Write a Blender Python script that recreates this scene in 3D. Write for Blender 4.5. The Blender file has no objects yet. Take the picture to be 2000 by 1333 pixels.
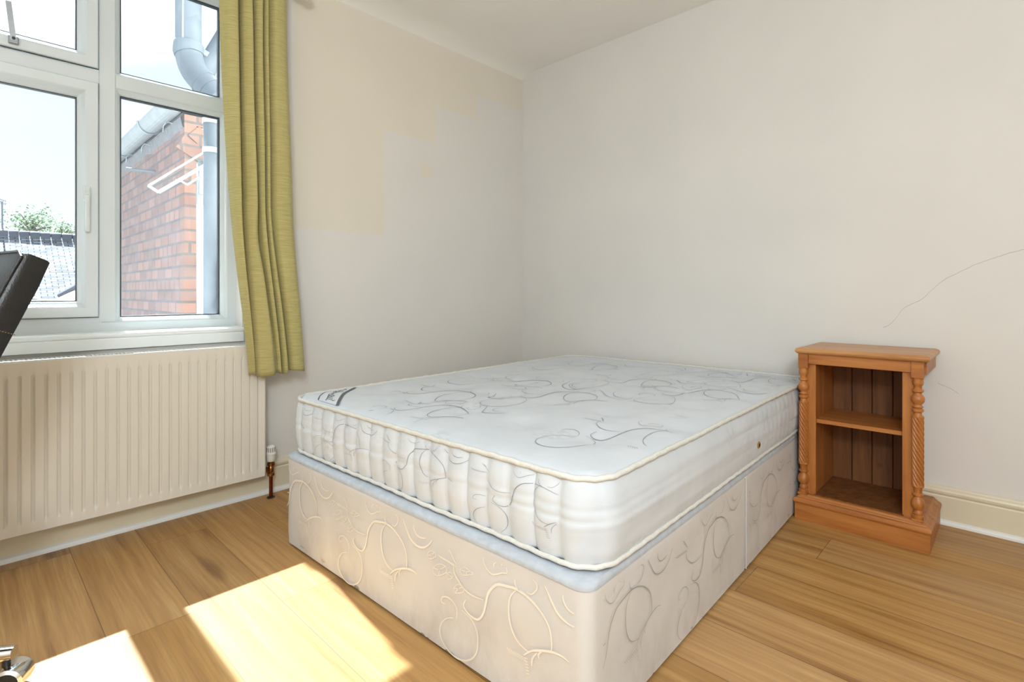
import bpy, bmesh, math, random
from mathutils import Vector, Matrix, noise, Euler
random.seed(7)
SC = bpy.context.scene
COL = SC.collection
PI = math.pi

# ------------------------------------------------------------------ camera
CAM = Vector((2.53, -2.75, 0.93))
FW = Vector((-.692, .722, 0)).normalized()
RT = Vector((FW.y, -FW.x, 0))
FPX, U0, V0 = 1027.0, 1000.0, 573.0
cd = bpy.data.cameras.new('camera')
cam = bpy.data.objects.new('camera', cd); COL.objects.link(cam)
cam.location = CAM
cam.rotation_euler = FW.to_track_quat('-Z', 'Y').to_euler()
cd.sensor_width = 36; cd.sensor_fit = 'HORIZONTAL'
cd.lens = FPX / 2000 * 36
cd.shift_x = 0
cd.shift_y = -(666.5 - V0) / 2000.0
cd.clip_start = .02; cd.clip_end = 200
SC.camera = cam
SC.view_settings.view_transform = 'Standard'
SC.view_settings.look = 'None'
SC.view_settings.gamma = 1
SC.view_settings.use_curve_mapping = False
SC.view_settings.exposure = 1.0

def ray(u, v): return FW + RT * ((u - U0) / FPX) + Vector((0, 0, (V0 - v) / FPX))
def at(u, v, d): return CAM + ray(u, v) * d
def on_y(u, v, Y):
    d = ray(u, v); return CAM + d * ((Y - CAM.y) / d.y)

# ------------------------------------------------------------------ sky and sun
SUN_DIR = Vector((.87, .007, -.957)).normalized()
w = bpy.data.worlds.new('sky'); SC.world = w; w.use_nodes = True
nt = w.node_tree; nt.nodes.clear()
out = nt.nodes.new('ShaderNodeOutputWorld'); bg = nt.nodes.new('ShaderNodeBackground')
tc = nt.nodes.new('ShaderNodeTexCoord')
dp = nt.nodes.new('ShaderNodeVectorMath'); dp.operation = 'DOT_PRODUCT'
dp.inputs[1].default_value = -SUN_DIR
nt.links.new(tc.outputs['Generated'], dp.inputs[0])
mr = nt.nodes.new('ShaderNodeMapRange'); mr.interpolation_type = 'SMOOTHSTEP'
mr.inputs[1].default_value = .86; mr.inputs[2].default_value = 1.0
mr.inputs[3].default_value = .60; mr.inputs[4].default_value = 6.0
nt.links.new(dp.outputs['Value'], mr.inputs[0])
sx = nt.nodes.new('ShaderNodeSeparateXYZ'); nt.links.new(tc.outputs['Generated'], sx.inputs[0])
r1 = nt.nodes.new('ShaderNodeValToRGB')
nt.links.new(sx.outputs[2], r1.inputs[0])
r1.color_ramp.elements[0].position = 0; r1.color_ramp.elements[0].color = (.93, .97, 1, 1)
r1.color_ramp.elements[1].position = .6; r1.color_ramp.elements[1].color = (.66, .86, 1, 1)
nt.links.new(r1.outputs[0], bg.inputs[0])
nt.links.new(mr.outputs[0], bg.inputs[1])
nt.links.new(bg.outputs[0], out.inputs[0])

sd = bpy.data.lights.new('sun', 'SUN'); sd.energy = 40; sd.angle = math.radians(.6); sd.color = (.86, .98, 1)
so = bpy.data.objects.new('sun', sd); COL.objects.link(so)
so.rotation_euler = SUN_DIR.to_track_quat('-Z', 'Y').to_euler(); so.location = (-6, -2, 7)

FILL_W = 56

# ------------------------------------------------------------------ materials
def srgb(r, g, b):
    f = lambda c: (c / 255 / 12.92) if c / 255 <= .04045 else ((c / 255 + .055) / 1.055) ** 2.4
    return (f(r), f(g), f(b), 1)
class NT:
    def __init__(s, name):
        s.m = bpy.data.materials.new(name); s.m.use_nodes = True
        s.t = s.m.node_tree; s.b = s.t.nodes['Principled BSDF']; s.o = s.t.nodes['Material Output']
    def n(s, typ, **k):
        nd = s.t.nodes.new('ShaderNode' + typ)
        for a, v in k.items(): setattr(nd, a, v)
        return nd
    def l(s, a, b): s.t.links.new(a, b)
    def inp(s, nd, i, v):
        if hasattr(v, 'is_output') or isinstance(v, bpy.types.NodeSocket): s.l(v, nd.inputs[i])
        else: nd.inputs[i].default_value = v
    def math(s, op, a, b=0.0, c=0.0, clamp=False):
        nd = s.n('Math', operation=op, use_clamp=clamp)
        s.inp(nd, 0, a); s.inp(nd, 1, b); s.inp(nd, 2, c); return nd.outputs[0]
    def obj(s): return s.n('TexCoord').outputs['Object']
    def sep(s, v):
        nd = s.n('SeparateXYZ'); s.l(v, nd.inputs[0]); return nd.outputs
    def comb(s, x, y, z):
        nd = s.n('CombineXYZ'); s.inp(nd, 0, x); s.inp(nd, 1, y); s.inp(nd, 2, z); return nd.outputs[0]
    def noise(s, vec, scale, detail=3, rough=.5):
        nd = s.n('TexNoise'); s.l(vec, nd.inputs['Vector']); nd.inputs['Scale'].default_value = scale
        nd.inputs['Detail'].default_value = detail; nd.inputs['Roughness'].default_value = rough; return nd.outputs[0]
    def map(s, vec, sc=(1, 1, 1), loc=(0, 0, 0)):
        nd = s.n('Mapping'); s.l(vec, nd.inputs[0]); nd.inputs['Scale'].default_value = sc; nd.inputs['Location'].default_value = loc; return nd.outputs[0]
    def ramp(s, f, stops):
        nd = s.n('ValToRGB'); s.l(f, nd.inputs[0]); e = nd.color_ramp.elements
        while len(e) < len(stops): e.new(.5)
        for q, (p, c) in zip(e, stops): q.position = p; q.color = c
        return nd.outputs[0]
    def mix(s, f, a, b, mode='MIX'):
        nd = s.n('Mix', data_type='RGBA', blend_type=mode)
        s.inp(nd, 0, f); s.inp(nd, 6, a); s.inp(nd, 7, b); return nd.outputs[2]
    def range(s, v, a, b, c=0., d=1.):
        nd = s.n('MapRange'); s.inp(nd, 0, v)
        for i, q in enumerate((a, b, c, d)): nd.inputs[i + 1].default_value = q
        return nd.outputs[0]
    def bump(s, h, st=.2, dist=.01):
        nd = s.n('Bump'); s.l(h, nd.inputs['Height']); nd.inputs['Strength'].default_value = st; nd.inputs['Distance'].default_value = dist
        s.l(nd.outputs[0], s.b.inputs['Normal'])
    def col(s, c): s.inp(s.b, 'Base Color', c)
def simple(name, c, rough=.5, metal=0, var=.06, nscale=12, bump=0, bscale=60, spec=.5, sc=(1, 1, 1)):
    m = NT(name); v = m.map(m.obj(), sc)
    f = m.noise(v, nscale, 3)
    lo = tuple(x * (1 - var) for x in c[:3]) + (1,); hi = tuple(min(1, x * (1 + var)) for x in c[:3]) + (1,)
    m.col(m.ramp(f, [(.3, lo), (.7, hi)]))
    m.b.inputs['Roughness'].default_value = rough; m.b.inputs['Metallic'].default_value = metal
    m.b.inputs['Specular IOR Level'].default_value = spec
    if bump: m.bump(m.noise(v, bscale, 3), bump, .003)
    return m.m

def wall_mat():
    m = NT('painted_plaster'); o = m.obj(); x, y, z = m.sep(o)
    base = m.ramp(m.noise(o, 2.3, 4), [(.3, srgb(226, 221, 208)), (.7, srgb(232, 227, 216))])
    m.col(base); m.b.inputs['Roughness'].default_value = .75; m.b.inputs['Specular IOR Level'].default_value = .25
    m.bump(m.noise(o, 14, 5, .6), .10, .01)
    return m
def wall_window_mat():
    m = wall_mat(); o = m.obj(); x, y, z = m.sep(o)
    # yellower boxes, mostly reaching the ceiling, on a greyer wall tone
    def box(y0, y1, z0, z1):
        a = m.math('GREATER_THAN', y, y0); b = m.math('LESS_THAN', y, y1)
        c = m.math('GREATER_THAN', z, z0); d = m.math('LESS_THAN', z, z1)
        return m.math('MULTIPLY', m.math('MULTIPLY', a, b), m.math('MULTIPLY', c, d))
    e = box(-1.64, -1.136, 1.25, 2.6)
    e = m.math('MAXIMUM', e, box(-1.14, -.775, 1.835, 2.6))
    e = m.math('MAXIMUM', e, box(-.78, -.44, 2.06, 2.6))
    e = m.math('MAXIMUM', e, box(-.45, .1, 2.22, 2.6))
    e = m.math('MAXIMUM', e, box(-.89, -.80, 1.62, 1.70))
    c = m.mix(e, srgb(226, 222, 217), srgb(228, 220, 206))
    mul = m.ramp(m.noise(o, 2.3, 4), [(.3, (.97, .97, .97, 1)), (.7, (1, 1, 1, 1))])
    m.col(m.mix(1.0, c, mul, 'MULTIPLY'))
    return m.m
def wall_bed_mat():
    m = wall_mat(); o = m.obj(); x, y, z = m.sep(o)
    base = m.ramp(m.noise(o, 1.7, 4), [(.3, srgb(222, 219, 216)), (.7, srgb(228, 225, 221))])
    fc = m.n('FloatCurve'); m.l(m.range(x, 2.0, 3.0), fc.inputs['Value'])
    cu = fc.mapping.curves[0]
    pts = [(.116, .782), (.196, .872), (.247, .905), (.313, .978), (.407, 1.037), (.552, 1.095), (.75, 1.13), (1, 1.16)]
    cu.points[0].location = (0, .2); cu.points[1].location = (1, (1.16 - .6))
    for p in pts[:-1]: cu.points.new(p[0], p[1] - .6)
    fc.mapping.update()
    wob = m.math('MULTIPLY_ADD', m.noise(o, 18, 2), .012, -.006)
    zz = m.math('SUBTRACT', m.math('ADD', z, wob), .6)
    dist = m.math('ABSOLUTE', m.math('SUBTRACT', zz, fc.outputs[0]))
    line = m.math('MULTIPLY', m.math('LESS_THAN', dist, .0011), m.math('GREATER_THAN', x, 2.116))
    line = m.math('MULTIPLY', line, .45)
    # scuffs to the right of the cabinet
    sc1 = m.math('LESS_THAN', m.math('ABSOLUTE', m.math('SUBTRACT', m.math('ADD', z, m.math('MULTIPLY', m.noise(o, 5, 2), .15)), m.math('MULTIPLY_ADD', x, -.9, 2.71))), .0012)
    lim = m.math('MULTIPLY', m.math('GREATER_THAN', x, 2.30), m.math('LESS_THAN', x, 2.365))
    line = m.math('MAXIMUM', line, m.math('MULTIPLY', m.math('MULTIPLY', sc1, lim), .4))
    vo = m.n('TexVoronoi'); m.l(o, vo.inputs['Vector']); vo.inputs['Scale'].default_value = 2.4
    spots = m.math('MULTIPLY', m.math('LESS_THAN', vo.outputs['Distance'], .012), .55)
    line = m.math('MAXIMUM', line, spots)
    m.col(m.mix(line, base, srgb(110, 95, 80)))
    return m.m

def floor_mat():
    m = NT('oak_laminate'); o = m.obj(); x, y, z = m.sep(o)
    W, L = .2, 1.29
    yr = m.math('DIVIDE', m.math('ADD', y, .084), W)
    row = m.math('FLOOR', yr); fy = m.math('FRACT', yr)
    xr = m.math('ADD', m.math('DIVIDE', m.math('SUBTRACT', x, .8), L), m.math('MULTIPLY', m.math('ADD', row, 12), .45))
    pl = m.math('FLOOR', xr); fx = m.math('FRACT', xr)
    wn = m.n('TexWhiteNoise', noise_dimensions='2D'); m.l(m.comb(row, pl, 0), wn.inputs['Vector'])
    rnd = wn.outputs['Value']; rc = wn.outputs['Color']
    off = m.math('MULTIPLY', rnd, 37.0)
    gv = m.comb(m.math('ADD', x, off), m.math('ADD', y, off), off)
    warp = m.noise(gv, 2.4, 2)
    v2 = m.comb(m.math('MULTIPLY', m.math('ADD', x, off), 1.1), m.math('MULTIPLY_ADD', warp, .28, m.math('MULTIPLY', y, 18)), off)
    broad = m.noise(v2, 1.6, 4, .55)
    v3 = m.comb(m.math('MULTIPLY', m.math('ADD', x, off), 3.2), m.math('MULTIPLY_ADD', warp, .5, m.math('MULTIPLY', y, 120)), off)
    fine = m.noise(v3, 1.5, 5, .65)
    wv = m.n('TexWave', wave_type='BANDS', bands_direction='Y', wave_profile='SIN')
    m.l(m.comb(m.math('MULTIPLY', x, .16), m.math('ADD', m.math('MULTIPLY', y, 1.0), m.math('MULTIPLY', warp, .05)), off), wv.inputs['Vector'])
    wv.inputs['Scale'].default_value = 9; wv.inputs['Distortion'].default_value = .7; wv.inputs['Detail'].default_value = 3
    wv.inputs['Detail Scale'].default_value = 1.2
    c = m.ramp(broad, [(.26, srgb(142, 98, 50)), (.40, srgb(180, 135, 80)), (.6, srgb(194, 150, 92)), (.78, srgb(206, 168, 112))])
    c = m.mix(m.math('MULTIPLY', m.range(fine, .35, .7), .45), c, srgb(146, 108, 68))
    c = m.mix(m.math('MULTIPLY', m.range(wv.outputs[1], .60, 1.0), .16), c, srgb(120, 80, 44))
    # knots and dark streaks
    vk = m.n('TexVoronoi'); m.l(m.comb(m.math('MULTIPLY', m.math('ADD', x, off), 1.0), m.math('MULTIPLY', y, 4.2), off), vk.inputs['Vector']); vk.inputs['Scale'].default_value = 1.25
    kn = m.range(m.math('ADD', vk.outputs['Distance'], m.math('MULTIPLY', broad, .25)), .17, .30, 1, 0)
    c = m.mix(m.math('MULTIPLY', kn, .6), c, srgb(105, 68, 38))
    tone = m.range(rnd, 0, 1, .90, 1.08)
    hs = m.n('HueSaturation'); m.l(c, hs.inputs['Color']); m.l(tone, hs.inputs['Value'])
    m.l(m.range(m.sep(rc)[1], 0, 1, .92, 1.06), hs.inputs['Saturation'])
    ey = m.math('MINIMUM', fy, m.math('SUBTRACT', 1, fy)); ex = m.math('MINIMUM', fx, m.math('SUBTRACT', 1, fx))
    gap = m.math('MAXIMUM', m.math('LESS_THAN', ey, .006), m.math('LESS_THAN', ex, .0009))
    c2 = m.mix(m.math('MULTIPLY', gap, .6), hs.outputs[0], srgb(85, 56, 34))
    m.col(c2)
    m.l(m.range(fine, 0, 1, .36, .5), m.b.inputs['Roughness'])
    m.b.inputs['Specular IOR Level'].default_value = .35
    m.bump(m.math('SUBTRACT', m.math('MULTIPLY', fine, .25), gap), .12, .002)
    return m.m

def wood_mat(name, a, b, c, axis='Z', rough=.4):
    m = NT(name); o = m.obj()
    sc = {'Z': (28, 28, 2.2), 'X': (2.2, 28, 28), 'Y': (28, 2.2, 28)}[axis]
    f = m.noise(m.map(o, sc), 1.3, 5, .6)
    w_ = m.noise(m.map(o, tuple(q * .25 for q in sc)), 1.7, 2)
    col_ = m.ramp(f, [(.28, a), (.5, b), (.75, c)])
    col_ = m.mix(m.math('MULTIPLY', m.range(w_, .5, .75), .4), col_, a)
    vk = m.n('TexVoronoi'); m.l(o, vk.inputs['Vector']); vk.inputs['Scale'].default_value = 7
    kn = m.range(vk.outputs['Distance'], .05, .12, 1, 0)
    col_ = m.mix(m.math('MULTIPLY', kn, .45), col_, tuple(q * .4 for q in a[:3]) + (1,))
    m.col(col_); m.b.inputs['Roughness'].default_value = rough
    m.bump(f, .08, .002)
    return m.m

def brick_mat(name, swz, tint=(1, 1, 1)):
    m = NT(name); o = m.obj(); s = m.sep(o)
    v = m.comb(s[swz], s[2], 0)
    b = m.n('TexBrick'); m.l(v, b.inputs['Vector'])
    b.offset = .5; b.squash = .62; b.squash_frequency = 3; b.offset_frequency = 2
    b.inputs['Scale'].default_value = 1
    b.inputs['Brick Width'].default_value = .175; b.inputs['Row Height'].default_value = .0735
    b.inputs['Mortar Size'].default_value = .008; b.inputs['Mortar Smooth'].default_value = .2
    b.inputs['Color1'].default_value = srgb(100, 70, 68); b.inputs['Color2'].default_value = srgb(132, 92, 82)
    b.inputs['Mortar'].default_value = srgb(66, 64, 70); b.inputs['Bias'].default_value = -.1
    n1 = m.noise(m.comb(m.math('MULTIPLY', s[swz], 1.0), m.math('MULTIPLY', s[2], 2.4), 0), 4.5, 2)
    cc = m.mix(m.math('MULTIPLY', m.range(n1, .4, .65), .35), b.outputs['Color'], srgb(118, 104, 110))
    n2 = m.noise(o, 26, 4)
    cc = m.mix(m.math('MULTIPLY', m.range(n2, .35, .8), .35), cc, srgb(90, 76, 76))
    if tint != (1, 1, 1): cc = m.mix(1.0, cc, tint + (1,), 'MULTIPLY')
    m.col(cc); m.b.inputs['Roughness'].default_value = .9
    m.bump(m.math('MULTIPLY_ADD', b.outputs['Fac'], -1, m.math('MULTIPLY', n2, .3)), .5, .01)
    return m.m

def slate_mat():
    m = NT('weathered_slates'); o = m.obj(); s = m.sep(o)
    b = m.n('TexBrick'); m.l(m.comb(s[1], m.math('MULTIPLY', s[2], 1.9), 0), b.inputs['Vector']); b.inputs['Scale'].default_value = 1
    b.inputs['Brick Width'].default_value = .3; b.inputs['Row Height'].default_value = .12
    b.inputs['Mortar Size'].default_value = .014; b.inputs['Color1'].default_value = srgb(150, 152, 160)
    b.inputs['Color2'].default_value = srgb(84, 86, 98); b.inputs['Mortar'].default_value = srgb(36, 38, 48)
    st = m.noise(m.map(o, (1, 1.6, .5)), 1.4, 4)
    m.col(m.mix(m.math('MULTIPLY', m.range(st, .55, .75), .6), b.outputs[0], srgb(50, 50, 58)))
    m.b.inputs['Roughness'].default_value = .85; m.b.inputs['Specular IOR Level'].default_value = .05
    return m.m

def damask_mat(name, a, b, tex=.25):
    m = NT(name); o = m.obj()
    f = m.noise(o, 9, 3); g = m.noise(o, 420, 2)
    c = m.ramp(f, [(.35, a), (.65, b)])
    vo = m.n('TexVoronoi'); m.l(o, vo.inputs['Vector']); vo.inputs['Scale'].default_value = 4.2
    blot = m.math('MULTIPLY', m.range(vo.outputs['Distance'], .16, .24, 1, 0), m.range(m.noise(o, 55, 3), .45, .6))
    m.col(m.mix(m.math('MULTIPLY', blot, tex), c, tuple(q * .80 for q in a[:3]) + (1,)))
    m.b.inputs['Roughness'].default_value = .55; m.b.inputs['Sheen Weight'].default_value = .15
    m.bump(g, .12, .001)
    return m.m

def divan_mat():
    m = NT('cream_damask_ticking'); o = m.obj(); x, y, z = m.sep(o)
    f = m.noise(o, 7, 3)
    c = m.ramp(f, [(.35, srgb(206, 203, 202)), (.65, srgb(213, 209, 206))])
    # grubby marks low down and along the hem
    n = m.noise(m.map(o, (6, 6, 3)), 1.5, 5, .65)
    low = m.range(z, .0, .20, 1, 0)
    grime = m.math('MULTIPLY', m.math('MULTIPLY', low, m.range(n, .45, .72)), .4)
    c = m.mix(grime, c, srgb(150, 128, 108))
    n3 = m.noise(m.map(o, (9, 9, 30)), 1.5, 3)
    hem = m.math('MULTIPLY', m.math('MULTIPLY', m.range(z, .012, .035, 1, 0), m.math('GREATER_THAN', n3, .64)), .7)
    c = m.mix(hem, c, srgb(60, 52, 48))
    m.col(c); m.b.inputs['Roughness'].default_value = .5; m.b.inputs['Sheen Weight'].default_value = .1
    m.bump(m.math('ADD', m.math('MULTIPLY', m.noise(o, 380, 2), .15), m.noise(m.map(o, (1.2, 1.2, 8)), 1.4, 2)), .25, .006)
    return m.m

def curtain_mat():
    m = NT('green_linen'); o = m.obj(); x, y, z = m.sep(o)
    th = m.noise(m.map(o, (18, 18, 560)), 1.0, 3, .6)
    tv = m.noise(m.map(o, (260, 260, 9)), 1.0, 2)
    c = m.ramp(th, [(.3, srgb(172, 160, 98)), (.5, srgb(192, 180, 118)), (.72, srgb(208, 198, 140))])
    c = m.mix(m.math('MULTIPLY', tv, .18), c, srgb(150, 144, 92))
    m.col(c); m.b.inputs['Roughness'].default_value = .8; m.b.inputs['Sheen Weight'].default_value = .25
    m.bump(th, .25, .001)
    tr = m.n('BsdfTranslucent'); m.l(c, tr.inputs[0])
    mx = m.n('MixShader'); mx.inputs[0].default_value = .16
    m.l(m.b.outputs[0], mx.inputs[1]); m.l(tr.outputs[0], mx.inputs[2]); m.l(mx.outputs[0], m.o.inputs[0])
    return m.m

def glass_mat(name, dust):
    m = NT(name); o = m.obj()
    tp = m.n('BsdfTransparent'); tp.inputs[0].default_value = (.96, .98, .985, 1)
    gl = m.n('BsdfGlossy'); gl.inputs['Roughness'].default_value = .02
    fr = m.n('Fresnel'); fr.inputs[0].default_value = 1.45
    mx = m.n('MixShader'); m.l(m.math('MULTIPLY', fr.outputs[0], .8), mx.inputs[0]); m.l(tp.outputs[0], mx.inputs[1]); m.l(gl.outputs[0], mx.inputs[2])
    df = m.n('BsdfTranslucent'); df.inputs[0].default_value = (.92, .92, .95, 1)
    n1 = m.noise(o, 3, 3); vo = m.n('TexVoronoi'); m.l(o, vo.inputs['Vector']); vo.inputs['Scale'].default_value = 26
    sp = m.math('MULTIPLY', m.math('LESS_THAN', vo.outputs['Distance'], .035), .25)
    fac = m.math('ADD', m.math('MULTIPLY', m.range(n1, .3, .7, .6, 1.0), dust), m.math('MULTIPLY', sp, dust * 4))
    m2 = m.n('MixShader'); m.l(fac, m2.inputs[0]); m.l(mx.outputs[0], m2.inputs[1]); m.l(df.outputs[0], m2.inputs[2])
    m.l(m2.outputs[0], m.o.inputs[0])
    return m.m

M = dict(
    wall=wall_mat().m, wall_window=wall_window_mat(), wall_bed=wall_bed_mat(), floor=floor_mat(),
    ceiling=simple('ceiling_paint', srgb(247, 245, 240), .8, var=.02, nscale=2, bump=.1, bscale=16, spec=.2),
    skirt=simple('cream_gloss_paint', srgb(222, 212, 188), .35, var=.03, nscale=6, bump=.05, bscale=30),
    bead=simple('white_bead_paint', srgb(228, 228, 226), .4, var=.04, nscale=9),
    upvc=simple('white_upvc', srgb(206, 213, 216), .28, var=.02, nscale=5),
    sill=simple('sill_white_paint', srgb(232, 235, 235), .4, var=.03, nscale=8, bump=.08, bscale=24),
    gasket=simple('black_gasket', srgb(40, 46, 54), .5),
    glass=glass_mat('window_glass', .0012), glass_d=glass_mat('dusty_window_glass', .009),
    rad=simple('radiator_enamel', srgb(218, 212, 201), .32, var=.015, nscale=4),
    rad_grille=simple('radiator_grille_enamel', srgb(222, 222, 218), .4, var=.02),
    plastic=simple('white_plastic', srgb(225, 223, 214), .35, var=.03),
    dark=simple('dark_slots', srgb(70, 74, 74), .6),
    brass=simple('tarnished_brass', srgb(160, 112, 70), .3, 1, var=.25, nscale=60),
    copper=simple('copper_pipe', srgb(128, 66, 44), .32, 1, var=.2, nscale=20),
    curtain=curtain_mat(), pole=simple('white_wood_pole', srgb(232, 226, 214), .4, var=.02),
    divan=divan_mat(), platform=simple('pale_blue_grey_platform_cloth', srgb(184, 190, 199), .8, var=.08, nscale=40, bump=.3, bscale=150),
    satin=simple('cream_satin_thread', srgb(236, 230, 220), .35, var=.03, nscale=30),
    greythread=simple('grey_satin_thread', srgb(160, 159, 157), .45, var=.08, nscale=30),
    mattress=damask_mat('white_damask_ticking', srgb(204, 210, 218), srgb(211, 216, 223), .5),
    mthread=simple('silver_thread', srgb(146, 151, 160), .45, var=.08, nscale=30),
    piping=simple('cream_piping_tape', srgb(216, 214, 208), .6, var=.06, nscale=120, bump=.3, bscale=300),
    label=simple('label_satin', srgb(222, 226, 234), .4, var=.02),
    ink=simple('grey_ink_weave', srgb(92, 100, 106), .6, var=.12, nscale=90),
    hole=simple('dark_eyelet_hole', srgb(52, 34, 20), .7), eyelet=simple('brass_eyelet', srgb(190, 160, 110), .35, .8),
    pine_z=wood_mat('waxed_pine_upright', srgb(140, 82, 36), srgb(176, 110, 52), srgb(194, 130, 70), 'Z'),
    pine_x=wood_mat('waxed_pine_rail', srgb(140, 82, 36), srgb(176, 110, 52), srgb(194, 130, 70), 'X'),
    pine_top=wood_mat('waxed_pine_top', srgb(168, 112, 62), srgb(190, 136, 84), srgb(206, 156, 104), 'X', .35),
    pine_back=wood_mat('shaded_pine_backboard', srgb(86, 50, 20), srgb(116, 70, 32), srgb(134, 86, 42), 'Z', .6),  # darker pine: shade inside the cabinet opening put into the board colour
    groove=simple('dark_groove', srgb(58, 34, 18), .8),
    leather=simple('black_leather', srgb(26, 25, 24), .32, var=.25, nscale=30, bump=.25, bscale=260),
    thread=simple('tan_stitching', srgb(120, 100, 70), .6),
    chrome=simple('chrome', srgb(225, 225, 228), .07, 1, var=.01), rubber=simple('black_caster', srgb(30, 28, 28), .5),
    steel=simple('brushed_steel', srgb(150, 155, 160), .3, .8), handle=simple('handle_white_metal', srgb(205, 212, 212), .25),
    brick=brick_mat('red_brick', 0), brick_y=brick_mat('orange_brick_return', 1, (1.05, .95, .78)),
    cement=simple('grey_mortar', srgb(88, 88, 94), .9, var=.25, nscale=30, bump=.5, bscale=60),
    pipe=simple('grey_upvc_pipe', srgb(92, 96, 104), .6, var=.08, nscale=14, spec=.15),
    pipe_w=simple('white_upvc_pipe', srgb(150, 152, 158), .5, var=.03, spec=.15),
    gutter=simple('grey_cast_gutter', srgb(112, 116, 122), .6, var=.12, nscale=14),
    wire=simple('galvanised_wire', srgb(110, 120, 130), .4, .5),
    slate=slate_mat(), ridge=simple('blue_clay_ridge', srgb(60, 66, 84), .6, var=.15, nscale=3),
    pinkroof=simple('pale_pink_tiles', srgb(166, 150, 152), .8, var=.12, nscale=6, sc=(1, 1, 12)),
    render_w=simple('pale_blue_board', srgb(140, 158, 172), .6),
    bark=simple('bark', srgb(110, 95, 80), .9), fill_lamp=simple('fill_opal', srgb(245, 243, 236), .3),
    ground=simple('yard_concrete', srgb(110, 108, 104), .9, var=.1, nscale=1.5),
    door=simple('white_door_paint', srgb(230, 228, 220), .4, var=.02),
)
def leaf_mat():
    m = NT('leaf_green'); o = m.obj()
    c = m.ramp(m.noise(o, 3, 3), [(.3, srgb(58, 76, 56)), (.7, srgb(110, 124, 100))]); m.col(c)
    m.b.inputs['Roughness'].default_value = .6
    tr = m.n('BsdfTranslucent'); m.l(c, tr.inputs[0]); mx = m.n('MixShader'); mx.inputs[0].default_value = .35
    m.l(m.b.outputs[0], mx.inputs[1]); m.l(tr.outputs[0], mx.inputs[2]); m.l(mx.outputs[0], m.o.inputs[0]); return m.m
M['leaf'] = leaf_mat()

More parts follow.
